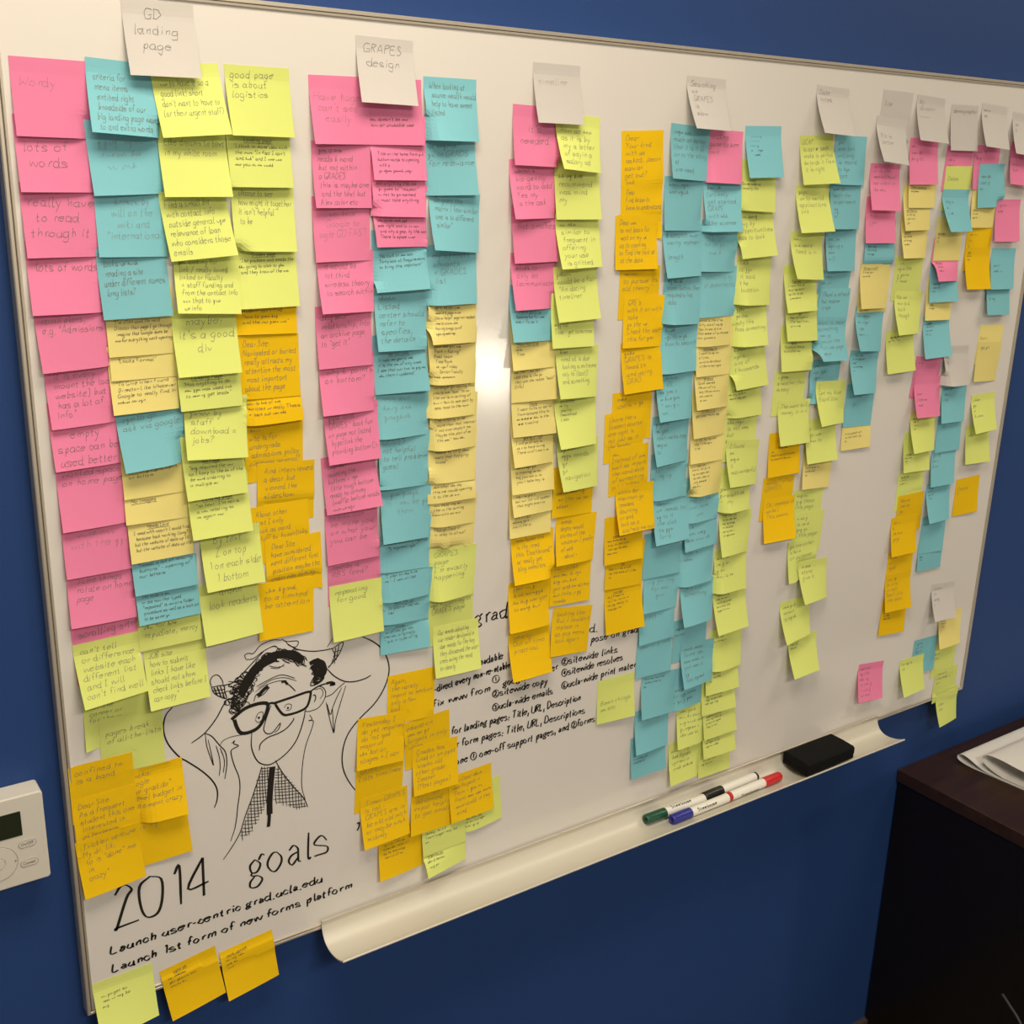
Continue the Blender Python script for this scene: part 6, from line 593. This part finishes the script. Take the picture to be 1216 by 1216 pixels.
LETTERING=[('2014', 45.5, 1105.9, 176.2, 1100.6, 57.4, 3.4, 0),
('goaıs', 220.9, 1100.3, 345.9, 1097.0, 55.8, 3.0, 0),
('Launch user-centric grad.ucla.edu', 35.5, 1141.1, 330.5, 1142.4, 14.6, 2.3, 1),
('Launch 1st form of new forms platform', 35.6, 1168.0, 377.6, 1169.8, 14.8, 2.3, 1),
('grad', 576.9, 802.6, 637.3, 803.4, 29.5, 2.4, 1),
('ad.', 782.0, 861.8, 810.6, 863.7, 17.6, 2, 1),
('pose on grad', 794.7, 880.3, 893.5, 883.1, 14.9, 2, 1),
('readable', 582.6, 870.4, 630.2, 868.0, 13.8, 2, 1),
('-direct every non-re-ntable', 511.2, 894.5, 642.8, 886.1, 13.7, 2, 1),
('er', 720.7, 911.7, 733.6, 910.5, 14.7, 2, 1),
('fix www from', 508.5, 917.9, 608.8, 916.4, 14.5, 2, 1),
('①', 611.5, 904.7, 625.1, 903.9, 14.2, 1.8, 1),
('google', 630.0, 914.8, 674.7, 913.2, 14.3, 2, 1),
('②sitewide copy', 612.1, 928.3, 715.0, 930.2, 14.3, 2, 1),
('③ucla-wide emails', 612.7, 950.7, 725.6, 950.1, 14.4, 2, 1),
('②sitewide links', 739.9, 906.3, 853.0, 909.4, 14.8, 2, 1),
('④sitewide resolves', 740.8, 925.1, 864.6, 925.4, 14.9, 2, 1),
('⑥ucla-wide print mater.', 741.8, 946.9, 898.2, 945.2, 15.0, 2, 1),
('for landing pages: Title, URL, Description', 540.4, 970.0, 781.6, 976.0, 14.9, 2, 1),
('or form pages: Title, URL, Descriptions', 540.7, 993.6, 791.4, 1000.8, 15.0, 2, 1),
('one ① one-off support pages, and ②forms', 548.4, 1022.4, 813.2, 1021.6, 15.2, 2, 1)]


# drawn man, dry-erase pen on the board
V, F = [], []
for k_, (w, pts) in enumerate(DRAWING):
    line = smooth_line([(x, -y) for x, y in pts], 4)
    p, f = ribbon(line, w, 0.0, w < 2.5)
    b = len(V); V += [W3(x, -y, 0.2 + 0.0012 * k_) for x, y in p]; F += [tuple(i + b for i in q) for q in f]
bpart('drawn_man', V, F, M_MARK)
r2 = random.Random(11)
for txt, u0, v0, u1, v1, cap, pw, style in LETTERING:
    txt = txt.replace('a', '\u0251').replace('g', '\u0261')
    if style: cap *= 0.8
    st, adv = text_strokes(txt, cap, r2, slant=0.08, wob=0.05 if style else 0.0)
    L = math.hypot(u1 - u0, v1 - v0); sx = L / adv; a = math.atan2(-(v1 - v0), u1 - u0)
    V, F = [], []
    for s in st:
        q = smooth_line(s, 4) * [sx, 1]
        q = np.stack([q[:, 0] * math.cos(a) - q[:, 1] * math.sin(a), q[:, 0] * math.sin(a) + q[:, 1] * math.cos(a)], 1)
        p, f = ribbon(q, pw, 0.8 if style else 0.75)
        b = len(V); V += [W3(u0 + x, v0 - y, 0.3) for x, y in p]; F += [tuple(i + b for i in qq) for qq in f]
    bpart('handwritten_line', V, F, M_MARK)

# ------------------------------------------------------------------ sticky notes
S = 76.2
def curl(L, n, s0=14.0):
    s = np.linspace(0, S, n + 1); w = np.where(s < s0, 0, 0.75 + 0.5 * (s - s0) / (S - s0)); lo, hi = 0, 1.3
    for _ in range(40):
        a = (lo + hi) / 2; th = a * w; tm = (th[1:] + th[:-1]) / 2
        z = np.concatenate([[0], np.cumsum(np.sin(tm)) * S / n])
        if z[-1] < L: lo = a
        else: hi = a
    return np.concatenate([[0], np.cumsum(np.cos(tm)) * S / n]), z
NU, NV = 12, 16
G = 2.0; GU0, GV0 = -60.0, -60.0
HM = np.full((720, 990), -5.0)          # height over the board, 2 mm cells
iu = lambda u: np.clip(((u - GU0) / G).astype(int), 0, 989)
iv = lambda v: np.clip(((v - GV0) / G).astype(int), 0, 719)
_u = GU0 + G * (np.arange(990) + .5); _v = GV0 + G * (np.arange(720) + .5)
UU, VV = np.meshgrid(_u, _v)
inb = (UU > 0) & (UU < BW) & (VV > 0) & (VV < BH); HM[inb] = 0.0
HM[inb & ((UU < 10) | (UU > BW - 10) | (VV < 10) | (VV > BH - 10))] = 2.6
HM[(UU > 322) & (UU < 1545) & (VV > 1203) & (VV < 1218)] = 6.6
NAMES = {'P': 'pink_sticky_note', 'B': 'blue_sticky_note', 'G': 'lime_sticky_note', 'Y': 'yellow_sticky_note', 'O': 'orange_sticky_note', 'W': 'white_sticky_note'}

CM = np.full((720, 990), 900.0)         # lowest sheet lying over a cell
NB = (-3.2, -1.6, 0, 1.6, 3.2), (-2.6, 0, 2.6)
def shape(tu, tv, ang, LL, LR):
    r = random.Random(int(tu * 7 + tv * 13))
    L = max(0.5, (LL + LR) / 2); vv, zz = curl(L, NV)
    a = math.radians(ang); rt = np.array([math.cos(a), math.sin(a)]); dn = np.array([-math.sin(a), math.cos(a)])
    s = np.linspace(-S / 2, S / 2, NU + 1)
    lift = np.interp(s, [-S / 2, S / 2], [LL, LR]) / L
    prof = zz[:, None] * lift[None, :]
    bow = r.uniform(-0.4, 1.0) * (zz / max(zz[-1], 1e-3))[:, None] ** 2 * (1 - (2 * s / S) ** 2)[None, :] * min(1.0, L / 6)
    prof = prof + np.maximum(bow, -0.5 * prof)
    P2 = np.array([tu, tv]) + s[None, :, None] * rt + vv[:, None, None] * dn
    return P2[..., 0], P2[..., 1], prof
def inner(u, v):
    return u + (u.mean() - u) * 0.11, v + (v.mean() - v) * 0.11
def grow(e, n=5):
    e0 = e.copy()
    for _ in range(n):
        p = np.pad(e, 1, mode='edge')
        e = np.maximum(e0, (p[:-2, 1:-1] + p[2:, 1:-1] + p[1:-1, :-2] + p[1:-1, 2:] + 2 * e) / 6)
    return e
AA_, BB_ = np.meshgrid(np.linspace(0, NU, 60), np.linspace(0, NV, 60)); AA_, BB_ = AA_.ravel(), BB_.ravel()
def press(tu, tv, ang, LL, LR):
    """the sheets that lie over this one hold it down where they cover it"""
    u, v, prof = shape(tu, tv, ang, LL, LR)
    ui, vi = inner(u, v); lim = np.full(u.shape, 900.0)
    for du in NB[0]:
        for dv in NB[1]: lim = np.minimum(lim, CM[iv(vi + dv), iu(ui + du)])
    h = np.maximum(prof - grow(np.maximum(prof - np.maximum(lim - 0.5, 0.2), 0)), np.minimum(prof, 0.2))
    P3 = np.stack([u, v, h], -1); q = bil(P3, AA_, BB_)
    np.minimum.at(CM, (iv(q[:, 1]), iu(q[:, 0])), np.maximum(q[:, 2], 0.9))
    return u, v, h
def bil(Z, a, b):
    i = np.clip(b.astype(int), 0, NV - 1); j = np.clip(a.astype(int), 0, NU - 1); fb = (b - i)[:, None]; fa = (a - j)[:, None]
    return (Z[i, j] * (1 - fb) * (1 - fa) + Z[i + 1, j] * fb * (1 - fa) + Z[i, j + 1] * (1 - fb) * fa + Z[i + 1, j + 1] * fb * fa)

def note(pressed, c, tu, tv, ang, LL, LR, style, vt, vb, txt, grp, label):
    r = random.Random(int(tu * 7 + tv * 13))
    u, v, prof = pressed
    ui, vi = inner(u, v); cons = np.full(u.shape, -9.0)
    for du in NB[0]:
        for dv in NB[1]: cons = np.maximum(cons, HM[iv(vi + dv), iu(ui + du)])
    ex = grow(np.clip(cons + 0.45 - prof, 0, 2.6), 4)
    h = prof + ex
    P3 = np.stack([u, v, h], -1)
    # height map under this note (fine resample)
    q = bil(P3, AA_, BB_)
    np.maximum.at(HM, (iv(q[:, 1]), iu(q[:, 0])), q[:, 2])
    o0 = np.array([tu, tv, 0.0])
    X = lambda p: ((p[0] - tu) / 1000.0, -p[2] / 1000.0, -(p[1] - tv) / 1000.0)
    gu = np.gradient(P3, axis=1); gv = np.gradient(P3, axis=0); nn = np.cross(gu, gv); nn /= np.linalg.norm(nn, axis=-1, keepdims=True)
    if nn[0, 0, 2] < 0: nn = -nn
    front = P3.reshape(-1, 3); back = (P3 - nn * 0.2).reshape(-1, 3); K = len(front); R = NU + 1
    V = [X(p) for p in front] + [X(p) for p in back]; F = []
    for i in range(NV):
        for j in range(NU):
            q = (i * R + j, (i + 1) * R + j, (i + 1) * R + j + 1, i * R + j + 1)
            F.append(q); F.append(tuple(K + k for k in q[::-1]))
    rim = [j for j in range(R)] + [i * R + NU for i in range(1, NV + 1)] + [NV * R + j for j in range(NU - 1, -1, -1)] + [i * R for i in range(NV - 1, 0, -1)]
    for k in range(len(rim)):
        x, y = rim[k], rim[(k + 1) % len(rim)]; F.append((x, y, K + y, K + x))
    mi = [0] * len(F)
    # handwriting on the front
    lines = txt.split('|') if txt else []
    if lines:
        t0 = max(4.0, vt + 1.0 if vt > 4 else 5.0); t1 = min(S - 3, vb + 4)
        avail = max(10.0, t1 - t0); pitch = {0: 10.5, 1: 15.5, 2: 12.0, 3: 6.6}[style]
        pitch = min(pitch, avail / max(1, len(lines)) * 1.02)
        ht = pitch * (0.70 if style in (0, 2) else 0.62); pw = {0: 0.42, 1: 0.46, 2: 0.28, 3: 0.42}[style]
        x0 = r.uniform(5, 9); tilt = r.uniform(-0.04, 0.02); pts, fcs = [], []
        mx = max(text_strokes(l, ht, random.Random(1))[1] for l in lines); sx = min(1.12, (S - 3 - x0) / max(mx, 1))
        cw = mx * sx
        for k, l in enumerate(lines):
            if not l.strip(): continue
            st, adv = text_strokes(l, ht, r)
            xx = x0 + r.uniform(-1, 2) + (max(0, (min(cw, 60) - adv * sx) / 2) if style in (1, 2) or (style == 3 and k == 0 and len(l) < 14) else 0)
            y0 = t0 + pitch * (k + 0.8)
            for q in st:
                q = smooth_line(q, 2 if style == 3 else 3) * [sx, 1]
                if len(q) == 2: q = np.linspace(q[0], q[1], 4)
                p, f = ribbon(q, pw)
                b = len(pts); pts += [(xx + x, y0 - y + tilt * x) for x, y in p]; fcs += [tuple(i + b for i in g) for g in f]
            if style == 3 and k == 0 and len(l) < 14:
                p, f = ribbon([(xx, y0 + 1.6), (xx + adv * sx / 2, y0 + 1.2 + tilt * 10), (xx + adv * sx, y0 + 1.5 + tilt * 20)], 0.45)
                b = len(pts); pts += [tuple(g) for g in p]; fcs += [tuple(i + b for i in g) for g in f]
        pts = np.array(pts); pts[:, 0] = np.clip(pts[:, 0], 1, S - 1); pts[:, 1] = np.clip(pts[:, 1], 0.5, S - 1)
        A_, B_ = pts[:, 0] / S * NU, pts[:, 1] / S * NV
        q = bil(P3, A_, B_) + bil(nn, A_, B_) * 0.32
        b = len(V); V += [X(p) for p in q]; F += [tuple(i + b for i in g) for g in fcs]; mi += [1] * len(fcs)
    nm = NAMES[c]
    o = link(nm, V, F, [PAPER[c], INK[style]], loc=W3(tu, tv, 0), midx=mi)
    sm = [m == 0 for m in mi]; o.data.polygons.foreach_set('use_smooth', [False] * len(sm))
    o['label'] = label; o['category'] = 'sticky note'; o['group'] = GROUPS[grp]
    return o
held = [press(*n_[1:6]) for n_ in NOTES[::-1]][::-1]
for p_, n_ in zip(held, NOTES): note(p_, *n_)

# ------------------------------------------------------------------ dry-erase markers in the tray
M_WHITE = mat('white_plastic', (0.80, 0.78, 0.74), 0.35)
def plastic(n, c): return mat(n, c, 0.35, 0.5)
CAPS = {'green': plastic('green_plastic', (0.008, 0.075, 0.04)), 'black': plastic('black_plastic', (0.012, 0.012, 0.012)),
        'blue': plastic('blue_plastic', (0.02, 0.025, 0.28)), 'red': plastic('red_plastic', (0.55, 0.015, 0.02))}
M_PRINT = mat('black_print', (0.015, 0.014, 0.014), 0.5)
def marker(colour, x0, y, z, rot, tilt, cap_first, label, print_text, pang):
    L, R, cl = 0.134, 0.0083, 0.044
    t = empty(colour + '_marker', (x0, y, H0 + z), label, 'marker', 'whiteboard markers in the tray')
    t.rotation_euler = (0, tilt, rot)
    fl = (lambda x: x) if cap_first else (lambda x: L - x)
    def lt(nm, prof, m):
        p = [(fl(x), r) for x, r in prof]
        v, f = lathe(p)
        return link(nm, v, f, m, parent=t, smooth=False)
    b = lt('barrel', [(cl - 0.004, R * 0.93), (cl + 0.0005, R * 0.97), (cl + 0.002, R), (L - 0.006, R), (L - 0.005, R * 0.97)], M_WHITE)
    c = lt('cap', [(0.006, R * 0.55), (0.0006, R * 0.62), (0, R * 0.78), (0.0008, R * 0.95), (0.004, R * 1.05), (cl - 0.002, R * 1.08), (cl, R * 1.06), (cl, R * 0.95)], CAPS[colour])
    e = lt('end_plug', [(L - 0.0055, R * 0.9), (L - 0.0052, R * 1.02), (L - 0.001, R * 1.0), (L, R * 0.9), (L, R * 0.5)], CAPS[colour] if colour in ('black', 'red') else M_WHITE)
    for o in (b, c, e):
        o.data.polygons.foreach_set('use_smooth', [len(p.vertices) == 4 for p in o.data.polygons])
    if print_text:
        st, adv = text_strokes(print_text, 0.0056, random.Random(5), 0.0, 0.0)
        V, F = [], []
        sx = 0.046 / adv; xs = (cl + 0.012) if cap_first else 0.026
        for s in st:
            p, f = ribbon(smooth_line(s, 4) * [sx, 1], 0.0011)
            k = len(V)
            for x, yy in p:
                xx = xs + x; q = pang + (yy - 0.002) / R
                V.append((xx, -math.cos(q) * R * 1.015, math.sin(q) * R * 1.015))
            F += [tuple(i + k for i in g) for g in f]
        link('printing', V, F, M_PRINT, parent=b)
    return t
marker('green', 0.916, -0.0215, -1.2265, -0.02, 0.0, True, 'whiteboard marker with green cap, lying behind the blue one', 'Steelcase', 1.25)
marker('black', 1.052, -0.0215, -1.2262, 0.02, 0.0, True, 'whiteboard marker with black cap, lying behind the red one', '', 0)
marker('blue', 0.955, -0.0445, -1.2276, 0.012, 0.0, True, 'whiteboard marker with blue cap, at the tray lip below the green one', 'Steelcase', 0.55)
marker('red', 1.0915, -0.0425, -1.2275, 0.02, 0.0, False, 'whiteboard marker with red cap, end to end with the blue one', 'Steelcase', -0.35)

# eraser: felt pad under a slightly domed back
M_FELT = mat('black_felt', (0.010, 0.0095, 0.009), 0.95, 0.1, noise=0.4, nscale=900, bump=0.8, bscale=1500)
M_GRIP = mat('black_foam', (0.007, 0.007, 0.007), 0.9, 0.15, bump=0.4, bscale=700)
er = empty('whiteboard_eraser', (1.327, -0.041, H0 - 1.2245), 'black felt whiteboard eraser lying in the pen tray', 'eraser')
er.rotation_euler = (0.03, 0, 0.012)
bevel(link('felt_pad', *box(-0.065, 0.065, -0.030, 0.030, 0, 0.010), M_FELT, parent=er), 0.0015)
gp = [(-0.0305, 0.0102), (-0.0300, 0.0225), (-0.026, 0.0250), (0.0, 0.0258), (0.026, 0.0250), (0.0300, 0.0225), (0.0305, 0.0102)]
bevel(link('grip_back', *extrude(gp, -0.0655, 0.0655), M_GRIP, parent=er), 0.001)

# ------------------------------------------------------------------ thermostat on the wall
M_TH = mat('thermostat_plastic', (0.66, 0.63, 0.57), 0.45, 0.4, bump=0.1, bscale=900)
M_LCD = mat('lcd_glass', (0.016, 0.022, 0.010), 0.18, 0.5)
M_LINE = mat('grey_print', (0.22, 0.20, 0.18), 0.6)
TX0, TX1, TZ0, TZ1, TF = -0.150, -0.0275, -0.9955, -0.8795, -0.012
th = empty('thermostat', ((TX0 + TX1) / 2, WALL, H0 + TZ0), 'off-white wall thermostat with dark screen and round dial, beside the whiteboard frame', 'thermostat')
tl = -Vector(th.location)
def tp(name, v, f, m, parent=th, **k):
    return link(name, v, f, m, parent=parent, loc=tl if parent is th else (0, 0, 0), **k)
def rounded(x0, x1, z0, z1, r, y0, y1, n=6):
    p = []
    for cx, cz, a0 in ((x1 - r, z1 - r, 0), (x0 + r, z1 - r, 90), (x0 + r, z0 + r, 180), (x1 - r, z0 + r, 270)):
        for k in range(n + 1):
            a = math.radians(a0 + 90 * k / n); p.append((cx + r * math.cos(a), cz + r * math.sin(a)))
    m = len(p)
    v = [(x, y0, H0 + z) for x, z in p] + [(x, y1, H0 + z) for x, z in p]
    f = [(i, (i + 1) % m, m + (i + 1) % m, m + i) for i in range(m)] + [tuple(range(m - 1, -1, -1)), tuple(range(m, 2 * m))]
    return v, f
bevel(tp('case', *rounded(TX0, TX1, TZ0, TZ1, 0.004, TF, WALL), M_TH), 0.0018, 3)
tp('screen', *rounded(-0.128, -0.0535, -0.930, -0.8985, 0.0008, TF - 0.0006, TF + 0.002), M_LCD)
def ring(cx, cz, r0, r1, y0, y1, n=48):
    v, f = [], []
    for k in range(n):
        a = 2 * math.pi * k / n; c, s = math.cos(a), math.sin(a)
        v += [(cx + r1 * c, y1, H0 + cz + r1 * s), (cx + r1 * c * .99, y0, H0 + cz + r1 * s * .99), (cx + r0 * c, y0, H0 + cz + r0 * s), (cx + r0 * c, y1, H0 + cz + r0 * s)]
    for k in range(n):
        a, b = 4 * k, 4 * ((k + 1) % n)
        f += [(a + i, b + i, b + i + 1, a + i + 1) for i in range(3)]
    return v, f
dial = tp('dial', *ring(-0.0835, -0.960, 0.0085, 0.0215, TF - 0.0010, TF + 0.001), M_TH)
link('dial_hub', *ring(-0.0835, -0.960, 0.0001, 0.0072, TF - 0.0014, TF + 0.001), M_TH, parent=dial)
link('dial_edge', *ring(-0.0835, -0.960, 0.0214, 0.0222, TF - 0.0004, TF + 0.001), M_LINE, parent=dial)
link('arrow_mark', [(-0.0652, TF - 0.0016, H0 - 0.9590), (-0.0652, TF - 0.0016, H0 - 0.9618), (-0.0628, TF - 0.0016, H0 - 0.9604)], [(0, 1, 2)], M_LINE, parent=dial)
for bz, word in ((-0.9425, 'On/Off'), (-0.9680, 'Cancel')):
    x0, x1 = -0.0590, -0.0400
    bt = tp('button', *rounded(x0, x1, bz - 0.0042, bz + 0.0042, 0.004, TF - 0.0007, TF + 0.001), M_TH)
    V, F = [], []
    a = [(x1 - 0.0042 + 0.0044 * math.cos(t), 0.0044 * math.sin(t)) for t in np.linspace(-1.57, 1.57, 9)] + [(x0 + 0.0042 + 0.0044 * math.cos(t), 0.0044 * math.sin(t)) for t in np.linspace(1.57, 4.71, 9)]
    a.append(a[0])
    p, f = ribbon(np.array(a), 0.0004); V += [(x, TF - 0.0009, H0 + bz + z) for x, z in p]; F += f
    st, adv = text_strokes(word, 0.0034, random.Random(2), 0.0, 0.0)
    for s in st:
        p, f = ribbon(smooth_line(s, 3) * [0.0135 / adv, 1], 0.0006); k = len(V)
        V += [(x0 + 0.0028 + x, TF - 0.0010, H0 + bz - 0.0014 + z) for x, z in p]; F += [tuple(i + k for i in g) for g in f]
    link('button_label', V, F, M_LINE, parent=bt)

# ------------------------------------------------------------------ dark wood desk end by the wall, papers, cable
def wood(name, c):
    m = mat(name, c, 0.33, 0.5, bump=0.1, bscale=60)
    nt = m.node_tree; b = nt.nodes['Principled BSDF']
    tc = nt.nodes.new('ShaderNodeTexCoord'); mp = nt.nodes.new('ShaderNodeMapping'); mp.inputs['Scale'].default_value = (1.5, 26, 26)
    nz = nt.nodes.new('ShaderNodeTexNoise'); nz.inputs['Scale'].default_value = 3; nz.inputs['Detail'].default_value = 8
    rp = nt.nodes.new('ShaderNodeValToRGB'); rp.color_ramp.elements[0].color = (*[x * 0.75 for x in c], 1); rp.color_ramp.elements[1].color = (*[x * 1.2 for x in c], 1)
    rp.color_ramp.elements[0].position = 0.3; rp.color_ramp.elements[1].position = 0.7
    nt.links.new(tc.outputs['Object'], mp.inputs[0]); nt.links.new(mp.outputs[0], nz.inputs['Vector']); nt.links.new(nz.outputs[0], rp.inputs[0]); nt.links.new(rp.outputs[0], b.inputs['Base Color'])
    return m
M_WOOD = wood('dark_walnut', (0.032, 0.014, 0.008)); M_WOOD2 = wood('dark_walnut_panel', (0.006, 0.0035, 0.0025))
DX0, DX1, DY0, DT = 1.668, 3.15, -0.62, 0.740
dk = empty('desk', ((DX0 + DX1) / 2, -0.30, 0), 'dark walnut desk standing against the blue wall beside the whiteboard', 'desk')
dl = -Vector(dk.location)
def dp(name, v, f, m=M_WOOD, parent=dk): return bevel(link(name, v, f, m, parent=parent, loc=dl if parent is dk else (0, 0, 0)), 0.0015)
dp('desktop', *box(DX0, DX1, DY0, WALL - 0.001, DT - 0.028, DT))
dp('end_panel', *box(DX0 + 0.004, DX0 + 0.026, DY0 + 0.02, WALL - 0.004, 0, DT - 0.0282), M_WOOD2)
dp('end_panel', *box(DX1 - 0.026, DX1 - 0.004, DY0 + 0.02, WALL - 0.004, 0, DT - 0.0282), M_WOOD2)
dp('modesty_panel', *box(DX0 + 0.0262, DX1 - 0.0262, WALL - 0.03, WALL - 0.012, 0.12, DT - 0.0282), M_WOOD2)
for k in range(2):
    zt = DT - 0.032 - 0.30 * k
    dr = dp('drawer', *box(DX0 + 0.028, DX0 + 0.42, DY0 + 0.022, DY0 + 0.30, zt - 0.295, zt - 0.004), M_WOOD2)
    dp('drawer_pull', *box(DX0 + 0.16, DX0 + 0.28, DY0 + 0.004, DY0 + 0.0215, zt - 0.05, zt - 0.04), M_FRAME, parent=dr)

M_SHEET = paper_mat('plotter_paper', (0.80, 0.78, 0.76), 0.02); M_FAINT = mat('faint_print', (0.30, 0.30, 0.28), 0.7)
def sheet(name, prof, x0, x1, label, shear=0.0):
    line = smooth_line(prof, 6) - [0.022, 0]; t = 0.0004
    d = np.gradient(line, axis=0); n = np.stack([-d[:, 1], d[:, 0]], 1) / np.hypot(d[:, 0], d[:, 1])[:, None]
    A, B = line, line + n * t
    k = len(line); V, F = [], []
    for X in (x0, x1):
        V += [(X + shear * y, y, DT + z) for y, z in A] + [(X + shear * y, y, DT + z) for y, z in B]
    for i in range(k - 1):
        F += [(i, i + 1, 2 * k + i + 1, 2 * k + i), (k + i, 3 * k + i, 3 * k + i + 1, k + i + 1), (i, k + i, k + i + 1, i + 1), (2 * k + i, 2 * k + i + 1, 3 * k + i + 1, 3 * k + i)]
    F += [(0, 2 * k, 3 * k, k), (k - 1, 2 * k - 1, 4 * k - 1, 3 * k - 1)]
    o = link(name, V, F, M_SHEET, smooth=False); o['label'] = label; o['category'] = 'paper'; o['group'] = 'large sheets folded on the desk'
    return o
sheet('folded_sheet', [(-0.45, 0.0008), (-0.10, 0.0008), (-0.04, 0.0012), (-0.012, 0.006), (-0.006, 0.015), (-0.014, 0.022), (-0.030, 0.020), (-0.060, 0.008), (-0.085, 0.0035), (-0.14, 0.0028), (-0.45, 0.0028)], 1.803, 2.62, 'large white sheet lying under another, folded into a small loop near the wall', -0.10)
sheet('folded_sheet', [(-0.45, 0.0048), (-0.15, 0.005), (-0.10, 0.0075), (-0.066, 0.020), (-0.058, 0.033), (-0.070, 0.043), (-0.10, 0.044), (-0.16, 0.038), (-0.30, 0.032), (-0.45, 0.030)], 1.806, 2.60, 'large white printed sheet looped over on top of the pile on the desk', -0.10)
V, F = [], []
rr = random.Random(4)
for k in range(60):
    x = rr.uniform(1.88, 2.4); y = rr.uniform(-0.42, -0.13); l = rr.uniform(0.02, 0.07)
    zz_ = float(np.interp(y + 0.022, [-0.45, -0.30, -0.16, -0.10], [0.030, 0.032, 0.038, 0.044])) + 0.0012
    p, f = ribbon([(x, y), (x + l / 2, y), (x + l, y)], 0.0022); b = len(V)
    V += [(px, py, DT + zz_) for px, py in p]; F += [tuple(i + b for i in g) for g in f]
top_sheet = [o for o in COL.objects if o.name.startswith('folded_sheet')][-1]
link('faint_print', V, F, M_FAINT, parent=top_sheet)

M_CORD = mat('grey_rubber', (0.045, 0.043, 0.042), 0.6)
def tube(line, r, n=8):
    line = smooth_line(line, 8); V, F = [], []
    T = np.gradient(line, axis=0); T /= np.linalg.norm(T, axis=1)[:, None]
    for p, t in zip(line, T):
        a = np.cross(t, (0.3, 1, 0.2)); a /= np.linalg.norm(a); b = np.cross(t, a)
        V += [tuple(p + r * (a * math.cos(2 * math.pi * k / n) + b * math.sin(2 * math.pi * k / n))) for k in range(n)]
    for i in range(len(line) - 1):
        for k in range(n): F.append((i * n + k, i * n + (k + 1) % n, (i + 1) * n + (k + 1) % n, (i + 1) * n + k))
    F += [tuple(range(n - 1, -1, -1)), tuple(range((len(line) - 1) * n, len(line) * n))]
    return V, F
link('power_cable', *tube([(1.655, -0.295, H0 - 1.722), (1.650, -0.315, H0 - 1.731), (1.645, -0.345, H0 - 1.750), (1.64, -0.385, H0 - 1.80), (1.635, -0.42, H0 - 1.92), (1.63, -0.45, H0 - 2.08), (1.60, -0.50, 0.0035), (1.50, -0.62, 0.0035)], 0.003), M_CORD,
     smooth=True, label='thin grey cable hanging against the dark desk end', category='cable')
